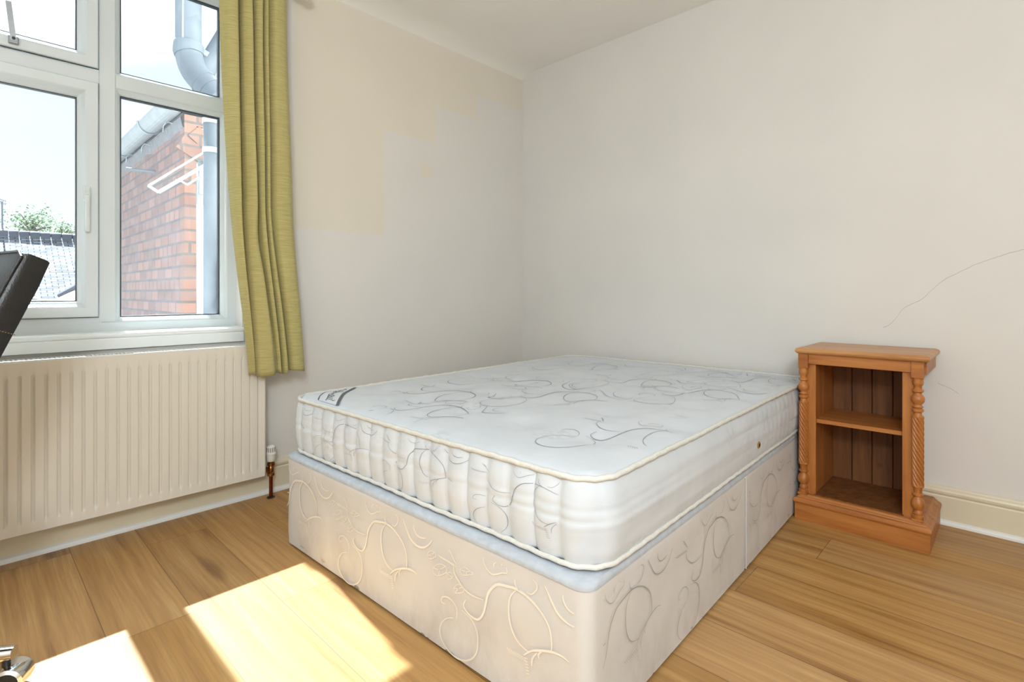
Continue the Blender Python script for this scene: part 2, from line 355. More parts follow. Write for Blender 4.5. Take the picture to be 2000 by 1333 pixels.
# ------------------------------------------------------------------ mesh helpers
class MB:
    """collects geometry of ONE mesh object"""
    def __init__(s): s.v = []; s.f = []; s.mi = []; s.sm = []
    def add(s, V, F, mi=0, smooth=False):
        o = len(s.v); s.v += [Vector(p) for p in V]
        for f in F: s.f.append(tuple(i + o for i in f)); s.mi.append(mi); s.sm.append(smooth)
        return s
    def box(s, x0, x1, y0, y1, z0, z1, bev=0, mi=0, seg=2):
        if bev <= 0:
            V = [(x, y, z) for x in (x0, x1) for y in (y0, y1) for z in (z0, z1)]
            return s.add(V, [(0, 1, 3, 2), (4, 6, 7, 5), (0, 4, 5, 1), (2, 3, 7, 6), (0, 2, 6, 4), (1, 5, 7, 3)], mi)
        bm = bmesh.new(); bmesh.ops.create_cube(bm, size=1)
        for v in bm.verts: v.co = Vector(((x0 + x1) / 2 + v.co.x * (x1 - x0), (y0 + y1) / 2 + v.co.y * (y1 - y0), (z0 + z1) / 2 + v.co.z * (z1 - z0)))
        bmesh.ops.bevel(bm, geom=bm.edges[:], offset=bev, segments=seg, profile=.5, affect='EDGES')
        return s.bm(bm, mi)
    def bm(s, bm, mi=0, smooth=False, mat=None):
        bm.verts.ensure_lookup_table()
        V = [(mat @ v.co) if mat else v.co.copy() for v in bm.verts]; F = [tuple(v.index for v in f.verts) for f in bm.faces]
        bm.free(); return s.add(V, F, mi, smooth)
    def obox(s, c, ax, ay, az, hx, hy, hz, mi=0):
        c = Vector(c); V = [c + ax * (i * hx) + ay * (j * hy) + az * (k * hz) for i in (-1, 1) for j in (-1, 1) for k in (-1, 1)]
        return s.add(V, [(0, 1, 3, 2), (4, 6, 7, 5), (0, 4, 5, 1), (2, 3, 7, 6), (0, 2, 6, 4), (1, 5, 7, 3)], mi)
    def bar(s, a, b, w, h, up=(0, 0, 1), mi=0):
        a = Vector(a); b = Vector(b); x = (b - a).normalized(); y = Vector(up).cross(x).normalized(); z = x.cross(y)
        return s.obox((a + b) / 2, x, y, z, (b - a).length / 2, w / 2, h / 2, mi)
    def tube(s, pts, r, n=12, mi=0, caps=True, closed=False):
        P = [Vector(p) for p in pts]; N = len(P); rs = r if isinstance(r, (list, tuple)) else [r] * N
        V = []; t0 = None; nrm = None
        for i, p in enumerate(P):
            if closed: t = (P[(i + 1) % N] - P[i - 1]).normalized()
            else: t = (P[min(i + 1, N - 1)] - P[max(i - 1, 0)]).normalized()
            if nrm is None:
                a = Vector((0, 0, 1)) if abs(t.z) < .9 else Vector((1, 0, 0)); nrm = t.cross(a).normalized()
            else: nrm = (nrm - t * nrm.dot(t)).normalized()
            b = t.cross(nrm)
            V += [p + (nrm * math.cos(2 * PI * k / n) + b * math.sin(2 * PI * k / n)) * rs[i] for k in range(n)]
        F = []
        for i in range(N if closed else N - 1):
            j = (i + 1) % N
            F += [(i * n + k, i * n + (k + 1) % n, j * n + (k + 1) % n, j * n + k) for k in range(n)]
        o = len(s.v); s.add(V, F, mi, True)
        if caps and not closed: s.add([], [], mi); s.f += [tuple(o + k for k in range(n))[::-1], tuple(o + (N - 1) * n + k for k in range(n))]; s.mi += [mi, mi]; s.sm += [False, False]
        return s
    def lathe(s, prof, c=(0, 0, 0), n=32, mi=0, axis='Z', fn=None):
        V = []; c = Vector(c)
        for (r, h) in prof:
            for k in range(n):
                a = 2 * PI * k / n; rr = r if fn is None else r + fn(a, h)
                q = (rr * math.cos(a), rr * math.sin(a), h)
                if axis == 'X': q = (q[2], q[0], q[1])
                if axis == 'Y': q = (q[1], q[2], q[0])
                V.append(c + Vector(q))
        F = [(i * n + k, i * n + (k + 1) % n, (i + 1) * n + (k + 1) % n, (i + 1) * n + k) for i in range(len(prof) - 1) for k in range(n)]
        F += [tuple(range(n))[::-1], tuple((len(prof) - 1) * n + k for k in range(n))]
        return s.add(V, F, mi, True)
    def prism(s, poly, a, b, mi=0, frame=None):
        """poly: 2D points; a,b endpoints; frame(p)->3D offset"""
        n = len(poly); a = Vector(a); b = Vector(b)
        V = [a + frame(p) for p in poly] + [b + frame(p) for p in poly]
        F = [(i, (i + 1) % n, n + (i + 1) % n, n + i) for i in range(n)] + [tuple(range(n))[::-1], tuple(range(n, 2 * n))]
        return s.add(V, F, mi)
    def ring(s, y0, y1, z0, z1, prof, mi=0):
        """mitred frame round a rectangle in the y-z plane; prof = list of (inset, x)"""
        V = []
        for (d, x) in prof: V += [(x, y0 + d, z0 + d), (x, y1 - d, z0 + d), (x, y1 - d, z1 - d), (x, y0 + d, z1 - d)]
        n = len(prof); F = []
        for i in range(n):
            j = (i + 1) % n
            for k in range(4): F.append((i * 4 + k, i * 4 + (k + 1) % 4, j * 4 + (k + 1) % 4, j * 4 + k))
        return s.add(V, F, mi)
    def build(s, name, mats, parent=None, local=False, angle=40, mod=None):
        me = bpy.data.meshes.new(name); sh = Vector((0, 0, 0))
        if parent is not None and not local:
            p = parent
            while p is not None: sh = sh + p.location; p = p.parent
        me.from_pydata([v - sh for v in s.v], [], s.f)
        for m_ in (mats if isinstance(mats, (list, tuple)) else [mats]): me.materials.append(M[m_])
        for p, i, sm in zip(me.polygons, s.mi, s.sm): p.material_index = i; p.use_smooth = sm
        bm = bmesh.new(); bm.from_mesh(me); bmesh.ops.recalc_face_normals(bm, faces=bm.faces[:]); bm.to_mesh(me); bm.free()
        me.update()
        if any(s.sm):
            try: me.set_sharp_from_angle(angle=math.radians(angle))
            except Exception: pass
        o = bpy.data.objects.new(name, me); COL.objects.link(o)
        if parent is not None: o.parent = parent
        return o
def empty(name, loc, label, cat, group=None, rz=0):
    o = bpy.data.objects.new(name, None); COL.objects.link(o); o.location = loc; o.rotation_euler = (0, 0, rz); o.empty_display_size = .1
    return tag(o, label, cat, group)
def tag(o, label, cat, group=None):
    o['label'] = label; o['category'] = cat
    if group: o['group'] = group
    return o
def struct(o, label=None):
    o['kind'] = 'structure'
    if label: o['label'] = label
    return o

# ------------------------------------------------------------------ room shell
RX, RY, RZ = 4.0, -4.5, 2.48
WY0, WY1, WZ0, WZ1 = -3.42, -1.876, .755, 2.30      # window opening
WO = -.26                                            # outer wall face
b = MB()
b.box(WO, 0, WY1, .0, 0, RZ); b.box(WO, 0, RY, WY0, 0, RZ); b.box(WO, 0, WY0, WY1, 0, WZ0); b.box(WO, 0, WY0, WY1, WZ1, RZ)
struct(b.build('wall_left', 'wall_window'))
struct(MB().box(WO, RX + .1, 0, .12, 0, RZ).build('wall_back', 'wall_bed'))
struct(MB().box(RX, RX + .1, RY - .1, 0, 0, RZ).build('wall_right', 'wall'))
struct(MB().box(WO, RX, RY - .1, RY, 0, RZ).build('wall_front', 'wall'))
struct(MB().box(WO, RX + .1, RY - .1, .12, -.1, 0).build('floor', 'floor'))
# ceiling: a slab whose edge sags a little along the window wall
N = 60; V = []; F = []
for i in range(N + 1):
    y = RY + (0 - RY) * i / N
    sag = .022 * noise.noise(Vector((y * .9, 3, 0))) + .012
    for (x, z) in ((0, RZ - .045 + sag * .5), (.055, RZ - .012 + sag * .3), (.16, RZ), (RX, RZ)): V.append((x, y, z))
for i in range(N):
    for k in range(3): F.append((i * 4 + k, i * 4 + k + 1, (i + 1) * 4 + k + 1, (i + 1) * 4 + k))
mb_ = MB().add(V, F, 0, True); mb_.box(WO, RX + .1, RY - .1, .12, RZ + .02, RZ + .12)
struct(mb_.build('ceiling', 'ceiling'))

SK = [(0, 0), (.017, 0), (.017, .108), (.014, .113), (.016, .117), (.019, .122), (.020, .130), (.017, .137), (.010, .142), (.008, .146), (.003, .150), (0, .150)]
fr_l = lambda p: Vector((p[0], 0, p[1])); fr_b = lambda p: Vector((0, -p[0], p[1]))
fr_r = lambda p: Vector((-p[0], 0, p[1])); fr_f = lambda p: Vector((0, p[0], p[1]))
QB = [(.017, 0), (.030, 0), (.029, .008), (.025, .015), (.017, .019)]
for nm, a, c, fr in (('baseboard_left', (0, RY, 0), (0, 0, 0), fr_l), ('baseboard_back', (0, 0, 0), (RX, 0, 0), fr_b), ('baseboard_right', (RX, RY, 0), (RX, 0, 0), fr_r)):
    struct(MB().prism(SK, a, c, frame=fr).build(nm, 'skirt'))
struct(MB().prism(QB, (0, RY, 0), (0, -.03, 0), frame=fr_l).build('trim_1', 'bead'))
struct(MB().prism(QB, (.03, 0, 0), (RX, 0, 0), frame=fr_b).build('trim_2', 'bead'))
# door behind the camera
dr = MB(); dr.box(2.9, 3.72, RY, RY + .03, 0, 2.0, .004)
for (za, zb) in ((.2, .9), (1.05, 1.85)):
    for (xa, xb) in ((3.0, 3.27), (3.35, 3.62)): dr.box(xa, xb, RY + .03, RY + .038, za, zb, .003)
door = struct(dr.build('door_1', 'door'))
MB().lathe([(.024, 0), (.024, .004), (.008, .006), (.008, .03), (.022, .04), (.026, .052), (.018, .062)], (2.96, RY + .03, 1.0), axis='Y').build('door_knob', 'brass', door)
dt = MB(); dt.box(2.83, 2.9, RY, RY + .02, 0, 2.07, .003); dt.box(3.72, 3.79, RY, RY + .02, 0, 2.07, .003); dt.box(2.83, 3.79, RY, RY + .021, 2.0, 2.07, .003)
struct(dt.build('trim_3', 'door'))

# ------------------------------------------------------------------ window
FX = -.08
win = bpy.data.objects.new('window_1', None); COL.objects.link(win); win.location = (FX, (WY0 + WY1) / 2, WZ0); struct(win, 'white upvc window with casement and fanlights')
YR0, YR1 = -2.3535, -1.8765      # right bay between mullion centre and frame edge
YC0 = -3.0                       # left mullion centre
ZT = 1.782                       # transom centre
fr = MB()
# outer frame and bars with stepped, chamfered section
FP = [(0, -.15), (0, FX), (.037, FX), (.041, FX - .003), (.041, -.15)]
fr.ring(WY0, WY1, WZ0 + .02, WZ1, FP)
def vbar(y, z0, z1, hw=.024):
    P = [(-hw - .004, -.15), (-hw - .004, FX - .003), (-hw, FX), (hw, FX), (hw + .004, FX - .003), (hw + .004, -.15)]
    fr.prism(P, (0, y, z0), (0, y, z1), frame=lambda p: Vector((p[1], p[0], 0)))
def hbar(z, y0, y1, hw=.024):
    P = [(-hw - .004, -.15), (-hw - .004, FX - .003), (-hw, FX), (hw, FX), (hw + .004, FX - .003), (hw + .004, -.15)]
    fr.prism(P, (0, y0, z), (0, y1, z), frame=lambda p: Vector((p[1], 0, p[0])))
vbar(YR0, WZ0 + .061, WZ1 - .041); vbar(YC0, WZ0 + .061, WZ1 - .041)
hbar(ZT, WY0 + .041, YC0 - .028); hbar(ZT, YC0 + .028, YR0 - .028); hbar(ZT, YR0 + .028, WY1 - .041)
fr.box(-.148, FX - .0006, YC0 + .02, YR0 - .02, WZ0 + .050, WZ0 + .082)
fr.build('window_frame', 'upvc', win)
BEAD = [(0, -.135), (0, FX - .006), (.006, FX - .008), (.017, FX - .022), (.020, FX - .030), (.020, -.135)]
def fixed(y0, y1, z0, z1, gm):
    e = 0; MB().ring(y0 + e, y1 - e, z0 + e, z1 - e, BEAD).build('glazing_bead', 'upvc', win)
    g = MB(); g.ring(y0 + .021, y1 - .021, z0 + .021, z1 - .021, [(0, -.135), (0, -.113), (.0035, -.113), (.0035, -.135)])
    g.build('gasket', 'gasket', win)
    MB().box(-.131, -.127, y0 + .018, y1 - .018, z0 + .018, z1 - .018).build('glass_pane', gm, win)
rows = ((WZ0 + .057, ZT - .026), (ZT + .026, WZ1 - .039))
fixed(YR0 + .026, YR1 - .039, rows[0][0], rows[0][1], 'glass_d')
fixed(YR0 + .026, YR1 - .039, rows[1][0], rows[1][1], 'glass')
fixed(WY0 + .039, YC0 - .026, rows[0][0], rows[0][1], 'glass')
fixed(WY0 + .039, YC0 - .026, rows[1][0], rows[1][1], 'glass')
def sash(name, y0, y1, z0, z1):
    s_ = MB(); G = .002
    s_.ring(y0 - .010, y1 + .010, z0 - .010, z1 + .010, [(0, FX + .002), (0, FX + .012), (.003, FX + .015), (.036, FX + .015), (.041, FX + .011), (.050, FX - .008), (.058, FX - .016), (.062, FX - .024), (.062, -.135), (.008, -.135), (.008, FX + .002)])
    o = s_.build(name, 'upvc', win)
    g = MB(); g.ring(y0 + .0515, y1 - .0515, z0 + .0515, z1 - .0515, [(0, -.125), (0, -.104), (.0035, -.104), (.0035, -.125)]); g.build('gasket', 'gasket', o)
    g2 = MB(); g2.ring(y0 - .0125, y1 + .0125, z0 - .0125, z1 + .0125, [(0, FX - .001), (0, FX + .0035), (.006, FX + .0035), (.006, FX - .001)]); g2.build('seal', 'gasket', o)
    MB().box(-.121, -.117, y0 + .048, y1 - .048, z0 + .048, z1 - .048).build('glass_pane', 'glass', o)
    return o
cas = sash('casement', YC0 + .036, YR0 - .040, rows[0][0] + .035, rows[0][1] - .012)
fan = sash('fanlight', YC0 + .036, YR0 - .040, rows[1][0] + .014, rows[1][1] - .004)
# casement handle
hy = YR0 - .067; hx = FX + .015
h = MB(); h.box(hx, hx + .010, hy - .011, hy + .011, 1.285, 1.345, .004); h.build('handle_base', 'handle', cas)
h = MB(); h.box(hx + .010, hx + .022, hy - .010, hy + .010, 1.285, 1.322, .005); h.box(hx + .014, hx + .024, hy - .0085, hy + .0085, 1.165, 1.310, .0048, seg=3); h.build('handle_lever', 'handle', cas)
MB().lathe([(.0045, 0), (.0045, .001), (.001, .001)], (hx + .0222, hy, 1.300), n=16, axis='X').build('keyhole', 'gasket', cas)
# fanlight stay
st = MB(); st.bar((hx + .012, -2.626, 1.832), (hx + .02, -2.640, 1.965), .016, .004, up=(1, 0, 0)); st.box(hx - .001, hx + .012, -2.640, -2.612, 1.822, 1.850, .003)
st.build('stay_arm', 'steel', fan)
MB().lathe([(.005, 0), (.005, .006), (.002, .007)], (hx + .012, -2.626, 1.84), n=14, axis='X').build('stay_peg', 'gasket', fan)
# sill board
sl = MB()
SP = [(FX - .01, .785 - .03), (FX - .01, .779), (.012, .777), (.022, .774), (.026, .768), (.024, .761), (.018, .757), (.020, .752), (.020, .715), (0.0, .712), (0, .73), (0, .755)]
sl.prism(SP, (0, WY0 - .03, 0), (0, WY1 + .0, 0), frame=lambda p: Vector((p[0], 0, p[1])))
struct(sl.build('trim_4', 'sill'), 'white painted window sill board')

# ------------------------------------------------------------------ radiator
XF = .122; RY0, RY1, RZ0, RZ1 = -3.42, -1.82, .115, .700
rad = empty('radiator', (.07, (RY0 + RY1) / 2, RZ0), 'white ribbed panel radiator fixed under the window', 'radiator')
# front panel with pressed flutes: profile along y, shaped in z at flute ends
pit = .0335; nfl = int((RY1 - RY0 - .05) / pit); ys0 = RY0 + (RY1 - RY0 - nfl * pit) / 2
def flute(y):
    t = ((y - ys0) / pit) % 1.0
    if y < ys0 or y > ys0 + nfl * pit: return 0
    d = abs(t - .5) * 2            # 0 centre of raised rib, 1 in the valley
    q = max(0, min(1, (d - .62) / .30)); return -(q * q * (3 - 2 * q))
ylist = [RY0, RY0 + .004] + [ys0 + pit * (k / 12) for k in range(nfl * 12 + 1)] + [RY1 - .004, RY1]
zl = [RZ0, RZ0 + .003, RZ0 + .030, RZ0 + .036, RZ0 + .042, RZ0 + .050] + [RZ0 + .05 + (RZ1 - RZ0 - .115) * k / 6 for k in range(1, 7)]
zl += [RZ1 - .058, RZ1 - .050, RZ1 - .044, RZ1 - .02, RZ1 - .003, RZ1]
def zenv(z):
    a = max(0, min(1, (z - RZ0 - .030) / .018)); c = max(0, min(1, (RZ1 - .042 - z) / .018)); return min(a, c)
V = []; F = []
for y in ylist:
    for z in zl:
        x = XF + .0075 * flute(y) * zenv(z)
        if z in (RZ0, RZ1) or y in (RY0, RY1): x -= .004
        V.append((x, y, z))
nz = len(zl)
for i in range(len(ylist) - 1):
    for k in range(nz - 1): F.append((i * nz + k, (i + 1) * nz + k, (i + 1) * nz + k + 1, i * nz + k + 1))
fp = MB().add(V, F, 0, True); fp.box(XF - .018, XF - .0105, RY0 + .002, RY1 - .002, RZ0, RZ1)
fp.build('front_panel', 'rad', rad)
MB().box(.045, .057, RY0 + .01, RY1 - .01, RZ0, RZ1 - .004, .004).build('back_panel', 'rad', rad)
g = MB(); g.box(.04, .043, RY0 + .004, RY1 - .004, RZ1 - .008, RZ1 + .002); g.box(XF - .010, XF - .003, RY0, RY1, RZ1 - .006, RZ1 + .003, .002)
y = RY0 + .01
while y < RY1 - .01: g.box(.043, XF - .010, y, y + .006, RZ1 - .004, RZ1 + .001); y += .0125
g.box(.043, XF - .010, RY0, RY1, RZ1 - .02, RZ1 - .016)
g.build('top_grille', 'rad_grille', rad)
for s_ in (0, 1):
    y = RY1 if s_ else RY0; a, c = (y - .002, y + .003) if s_ else (y - .003, y + .002)
    MB().box(.04, XF - .006, a, c, RZ0 + .01, RZ1, .0015).build('side_cover', 'rad', rad)
br = MB()
for y in (-2.0, -3.2): MB().box(.003, .046, y - .02, y + .02, .2, .62).build('wall_bracket', 'rad', rad)
# thermostatic valve
vx, vy = .083, -1.782
val = empty('x', (vx, vy, 0), '', ''); val.name = 'thermostatic_valve'; del val['label']; del val['category']; val.parent = rad; val.location = Vector((vx, vy, 0)) - rad.location
vb = MB(); vb.lathe([(.011, .098), (.0155, .101), (.0155, .113), (.011, .116), (.0125, .122), (.0125, .140), (.010, .144), (.0165, .147), (.0165, .158), (.013, .161), (.0135, .168)], (vx, vy, 0), n=24)
vb.lathe([(.009, -.040), (.009, -.030), (.0145, -.029), (.0145, -.016), (.009, -.014), (.009, 0)], (vx, vy, .130), n=6, axis='Y')
vb.build('valve_body', 'brass', val)
MB().tube([(vx, vy, 0), (vx, vy, .104)], .0078, 16).build('pipe', 'copper', val)
MB().lathe([(.013, 0), (.017, .001), (.017, .004), (.009, .006)], (vx, vy, 0), n=24).build('pipe_collar', 'rubber', val)
def slots(a, h_): return -.0016 if (h_ > .207 and h_ < .232 and (a * 14 / PI) % 1 < .38) else 0
pr = [(.0165, .166), (.0195, .170), (.0205, .195), (.0225, .197), (.0225, .203), (.0195, .206), (.0195, .208), (.0193, .216), (.0188, .224), (.0178, .231), (.016, .233), (.012, .238), (.005, .240), (.001, .240)]
MB().lathe(pr, (vx, vy, 0), n=112, fn=slots).build('valve_head', 'plastic', val)
sl_ = MB()
for k in range(14):
    a = 2 * PI * k / 14; c_, s_ = math.cos(a), math.sin(a)
    sl_.obox((vx + .0182 * c_, vy + .0182 * s_, .219), Vector((c_, s_, 0)), Vector((-s_, c_, 0)), Vector((0, 0, 1)), .0012, .0008, .010)
sl_.build('head_slots', 'dark', val)

# ------------------------------------------------------------------ curtain and pole
def catm(P, t):
    n = len(P) - 1; f_ = t * n; i = min(int(f_), n - 1); u = f_ - i
    p0, p1, p2, p3 = P[max(i - 1, 0)], P[i], P[i + 1], P[min(i + 2, n)]
    return [.5 * (2 * b_ + (c_ - a_) * u + (2 * a_ - 5 * b_ + 4 * c_ - d_) * u * u + (3 * b_ - a_ - 3 * c_ + d_) * u ** 3) for a_, b_, c_, d_ in zip(p0, p1, p2, p3)]
TOP = [(-2.018, .155), (-1.995, .195), (-1.960, .20), (-1.944, .145), (-1.932, .19), (-1.902, .20), (-1.897, .14), (-1.880, .19), (-1.856, .195), (-1.851, .145), (-1.842, .185), (-1.830, .185), (-1.824, .155), (-1.800, .185), (-1.762, .185), (-1.738, .16)]
MID = [(-1.978, .150), (-1.966, .185), (-1.945, .20), (-1.932, .15), (-1.918, .19), (-1.886, .215), (-1.876, .145), (-1.862, .185), (-1.846, .19), (-1.841, .15), (-1.832, .185), (-1.820, .185), (-1.813, .152), (-1.790, .188), (-1.740, .188), (-1.713, .16)]
BOT = [(-1.902, .150), (-1.894, .163), (-1.886, .175), (-1.880, .165), (-1.868, .20), (-1.822, .212), (-1.798, .178), (-1.792, .195), (-1.782, .197), (-1.776, .145), (-1.766, .195), (-1.750, .195), (-1.744, .145), (-1.727, .20), (-1.684, .20), (-1.660, .158)]
TOP = [(y - .004, x) for y, x in TOP]
ZTc, ZMc, ZBc = 2.315, 1.30, .578
V = []; F = []; NS, NZ = 300, 90
for j in range(NZ + 1):
    t = j / NZ; z = ZTc + (ZBc - ZTc) * t
    if z > ZMc: k = (ZTc - z) / (ZTc - ZMc); k = k * k * (1.5 - .5 * k); A, B_ = TOP, MID
    else: k = (ZMc - z) / (ZMc - ZBc); k = k * .55 + .45 * k * k * (3 - 2 * k); A, B_ = MID, BOT
    for i in range(NS + 1):
        s_ = i / NS; a = catm(A, s_); c = catm(B_, s_)
        y = a[0] + (c[0] - a[0]) * k; x = a[1] + (c[1] - a[1]) * k
        wv = noise.noise(Vector((s_ * 9, z * 2.2, 1))) * .006
        dent = math.exp(-((s_ - .34) / .035) ** 2 - ((z - 1.16) / .10) ** 2) * -.022
        zz = z + (.006 * math.sin(s_ * 17) if j == NZ else 0)
        V.append((max(.135, x + wv + dent), y + wv * .3, zz))
for j in range(NZ):
    for i in range(NS): o_ = j * (NS + 1) + i; F.append((o_, o_ + 1, o_ + NS + 2, o_ + NS + 1))
cur = empty('curtain', (.17, -1.85, ZBc), 'lime green linen curtain hanging in folds at the right of the window', 'curtain')
cm = MB().add(V, F, 0, True).build('curtain_panel', 'curtain', cur, angle=180)
sm_ = cm.modifiers.new('thick', 'SOLIDIFY'); sm_.thickness = .0025; sm_.offset = -1
hm = MB(); hv = []
for i in range(0, NS + 1, 2):
    a = V[(NZ - 4) * (NS + 1) + i]; hv.append((a[0] + .0012, a[1], a[2]))
hm.tube(hv, .0009, 5); hm.build('hem_stitching', 'curtain', cur)
pole = empty('curtain_pole', (.11, -2.6, 2.325), 'white wooden curtain pole with ball finial above the window', 'curtain pole')
PX_, PZ = .125, 2.335
MB().tube([(PX_, -3.75, PZ), (PX_, -1.685, PZ)], .014, 24).build('rod', 'pole', pole)
for sgn, yy in ((1, -1.690), (-1, -3.745)):
    prf = [(.0145, 0), (.019, .002), (.019, .010), (.012, .013), (.011, .022), (.015, .027), (.024, .037), (.0275, .050), (.0265, .062), (.020, .074), (.010, .080), (.002, .081)]
    MB().lathe([(r, h_ * sgn) for r, h_ in prf], (PX_, yy, PZ), n=28, axis='Y').build('finial', 'pole', pole)
for yy in (-1.73, -3.70):
    bk = MB(); bk.tube([(0, yy, PZ), (PX_ - .012, yy, PZ)], .009, 16); bk.lathe([(.026, 0), (.026, .006), (.018, .010)], (0, yy, PZ), axis='X'); bk.build('pole_bracket', 'pole', pole)

# ------------------------------------------------------------------ vine motif (woven pattern)
_Z = lambda X, Y: (640 + X * .255, 1000 + Y * .255)
RAW = [
 ('L', [(1030,690),(1015,740),(1060,810),(1120,845),(1160,800),(1180,720),(1200,640),(1260,580),(1340,595),(1410,620),(1500,690),(1590,800),(1650,920),(1670,1040),(1665,1110)], 5),
 ('L', [(1410,620),(1360,680),(1350,800),(1370,920),(1420,1030),(1500,1110)], 4),
 ('L', [(1460,1130),(1520,1100),(1600,1100),(1680,1115),(1750,1150),(1800,1195)], 4),
 ('L', [(1520,1220),(1525,1160),(1560,1115)], 3), ('L', [(1578,1165),(1570,1130),(1600,1105)], 3),
 ('L', [(1000,770),(1070,840),(1110,930),(1120,1020),(1110,1100),(1070,1150),(1000,1155),(930,1110),(870,1030),(840,940),(850,870),(890,830),(940,830)], 3.2),
 ('L', [(960,840),(965,770),(940,710),(900,670),(860,665),(850,700),(880,720)], 2.6),
 ('L', [(1580,520),(1620,600),(1670,720),(1720,820),(1800,900),(1880,930),(1950,915),(2000,870)], 4.4),
 ('L', [(1765,630),(1755,700),(1790,780),(1850,825),(1910,840)], 3.4),
 ('L', [(940,410),(945,480),(980,550),(1020,610),(1080,660),(1160,695)], 3.2),
 ('L', [(1395,540),(1400,590),(1440,640)], 2.4), ('L', [(1510,530),(1550,570),(1560,620),(1520,660),(1480,640)], 2.4),
 ('L', [(1165,340),(1160,390),(1190,460),(1230,500),(1300,490),(1335,490),(1325,420),(1315,390)], 2.6),
 ('L', [(1240,450),(1240,420),(1270,405),(1300,430)], 2.2),
 ('F', [(985,455),(1020,440),(1060,470),(1085,490),(1040,500),(1000,495)], 0),
 ('F', [(790,440),(830,410),(880,430),(885,475),(830,500),(795,480)], 0),
 ('F', [(885,480),(920,480),(935,510),(900,530)], 0),
 ('F', [(940,600),(970,570),(1010,590),(1010,630),(950,635)], 0),
 ('F', [(745,345),(765,310),(800,320),(810,350),(770,370)], 0),
]
for k in range(9): RAW.append(('L', [(820 + k * 14, 335 + k * 9), (845 + k * 14, 365 + k * 9)], 1.8))
for k in range(7): RAW.append(('L', [(905 + k * 6, 300 + k * 14), (925 + k * 6, 330 + k * 14)], 1.8))
for k in range(9): RAW.append(('L', [(1335 + k * 16, 1065 + k * 10), (1355 + k * 16, 1110 + k * 10)], 1.8))
for k in range(6): RAW.append(('L', [(1465 + k * 3, 1150 + k * 24), (1490 + k * 3, 1160 + k * 24)], 1.8))
def tox(p):
    q = on_y(*_Z(*p), -1.905); return (q.x, q.z)
MOT = [(k, [tox(p) for p in pts], wd * .00066) for k, pts, wd in RAW]
MX0, MZ0 = 1.35, 0.0
MOT = [(k, [(x - MX0, z - MZ0) for x, z in pts], wd) for k, pts, wd in MOT]
def smooth2(P, n=6):
    if len(P) < 3: return P
    out = []
    N_ = (len(P) - 1) * n
    for i in range(N_ + 1): out.append(tuple(catm(P, i / N_)))
    return out
def stroke(mb, place, clip, mi, wmul, pts, wd):
    S = smooth2(pts, 6); run = []
    def flush(run):
        if len(run) < 2: return
        V = []; n = len(run)
        for i, p in enumerate(run):
            a = run[max(i - 1, 0)]; c = run[min(i + 1, n - 1)]
            dx, dy = c[0] - a[0], c[1] - a[1]; L = math.hypot(dx, dy) or 1
            w_ = wd * wmul * (.35 + .65 * math.sin(PI * min(1, max(0, (i + .6) / n)))) 
            V += [place((p[0] - dy / L * w_, p[1] + dx / L * w_)), place((p[0] + dy / L * w_, p[1] - dx / L * w_))]
        mb.add(V, [(2 * i, 2 * i + 1, 2 * i + 3, 2 * i + 2) for i in range(n - 1)], mi)
    for p in S:
        if clip(p): run.append(p)
        else: flush(run); run = []
    flush(run)
def stamp(mb, place, clip, mi, wmul=1.0, kinds='LF', skip=None):
    """place((a,b))->3D; draws each stroke as a thin ribbon, its part outside clip is left off"""
    for q, (k, pts, wd) in enumerate(MOT):
        if k not in kinds: continue
        if k == 'F':
            c = (sum(p[0] for p in pts) / len(pts), sum(p[1] for p in pts) / len(pts))
            if not all(clip(p) for p in pts): continue
            segs = [pts + [pts[0]]] + [[(c[0] + (p[0] - c[0]) * .15, c[1] + (p[1] - c[1]) * .15), p] for p in pts[::2]]
            S = None
        else: segs = [pts]
        for pts in segs: stroke(mb, place, clip, mi, wmul, pts, wd or .0011)
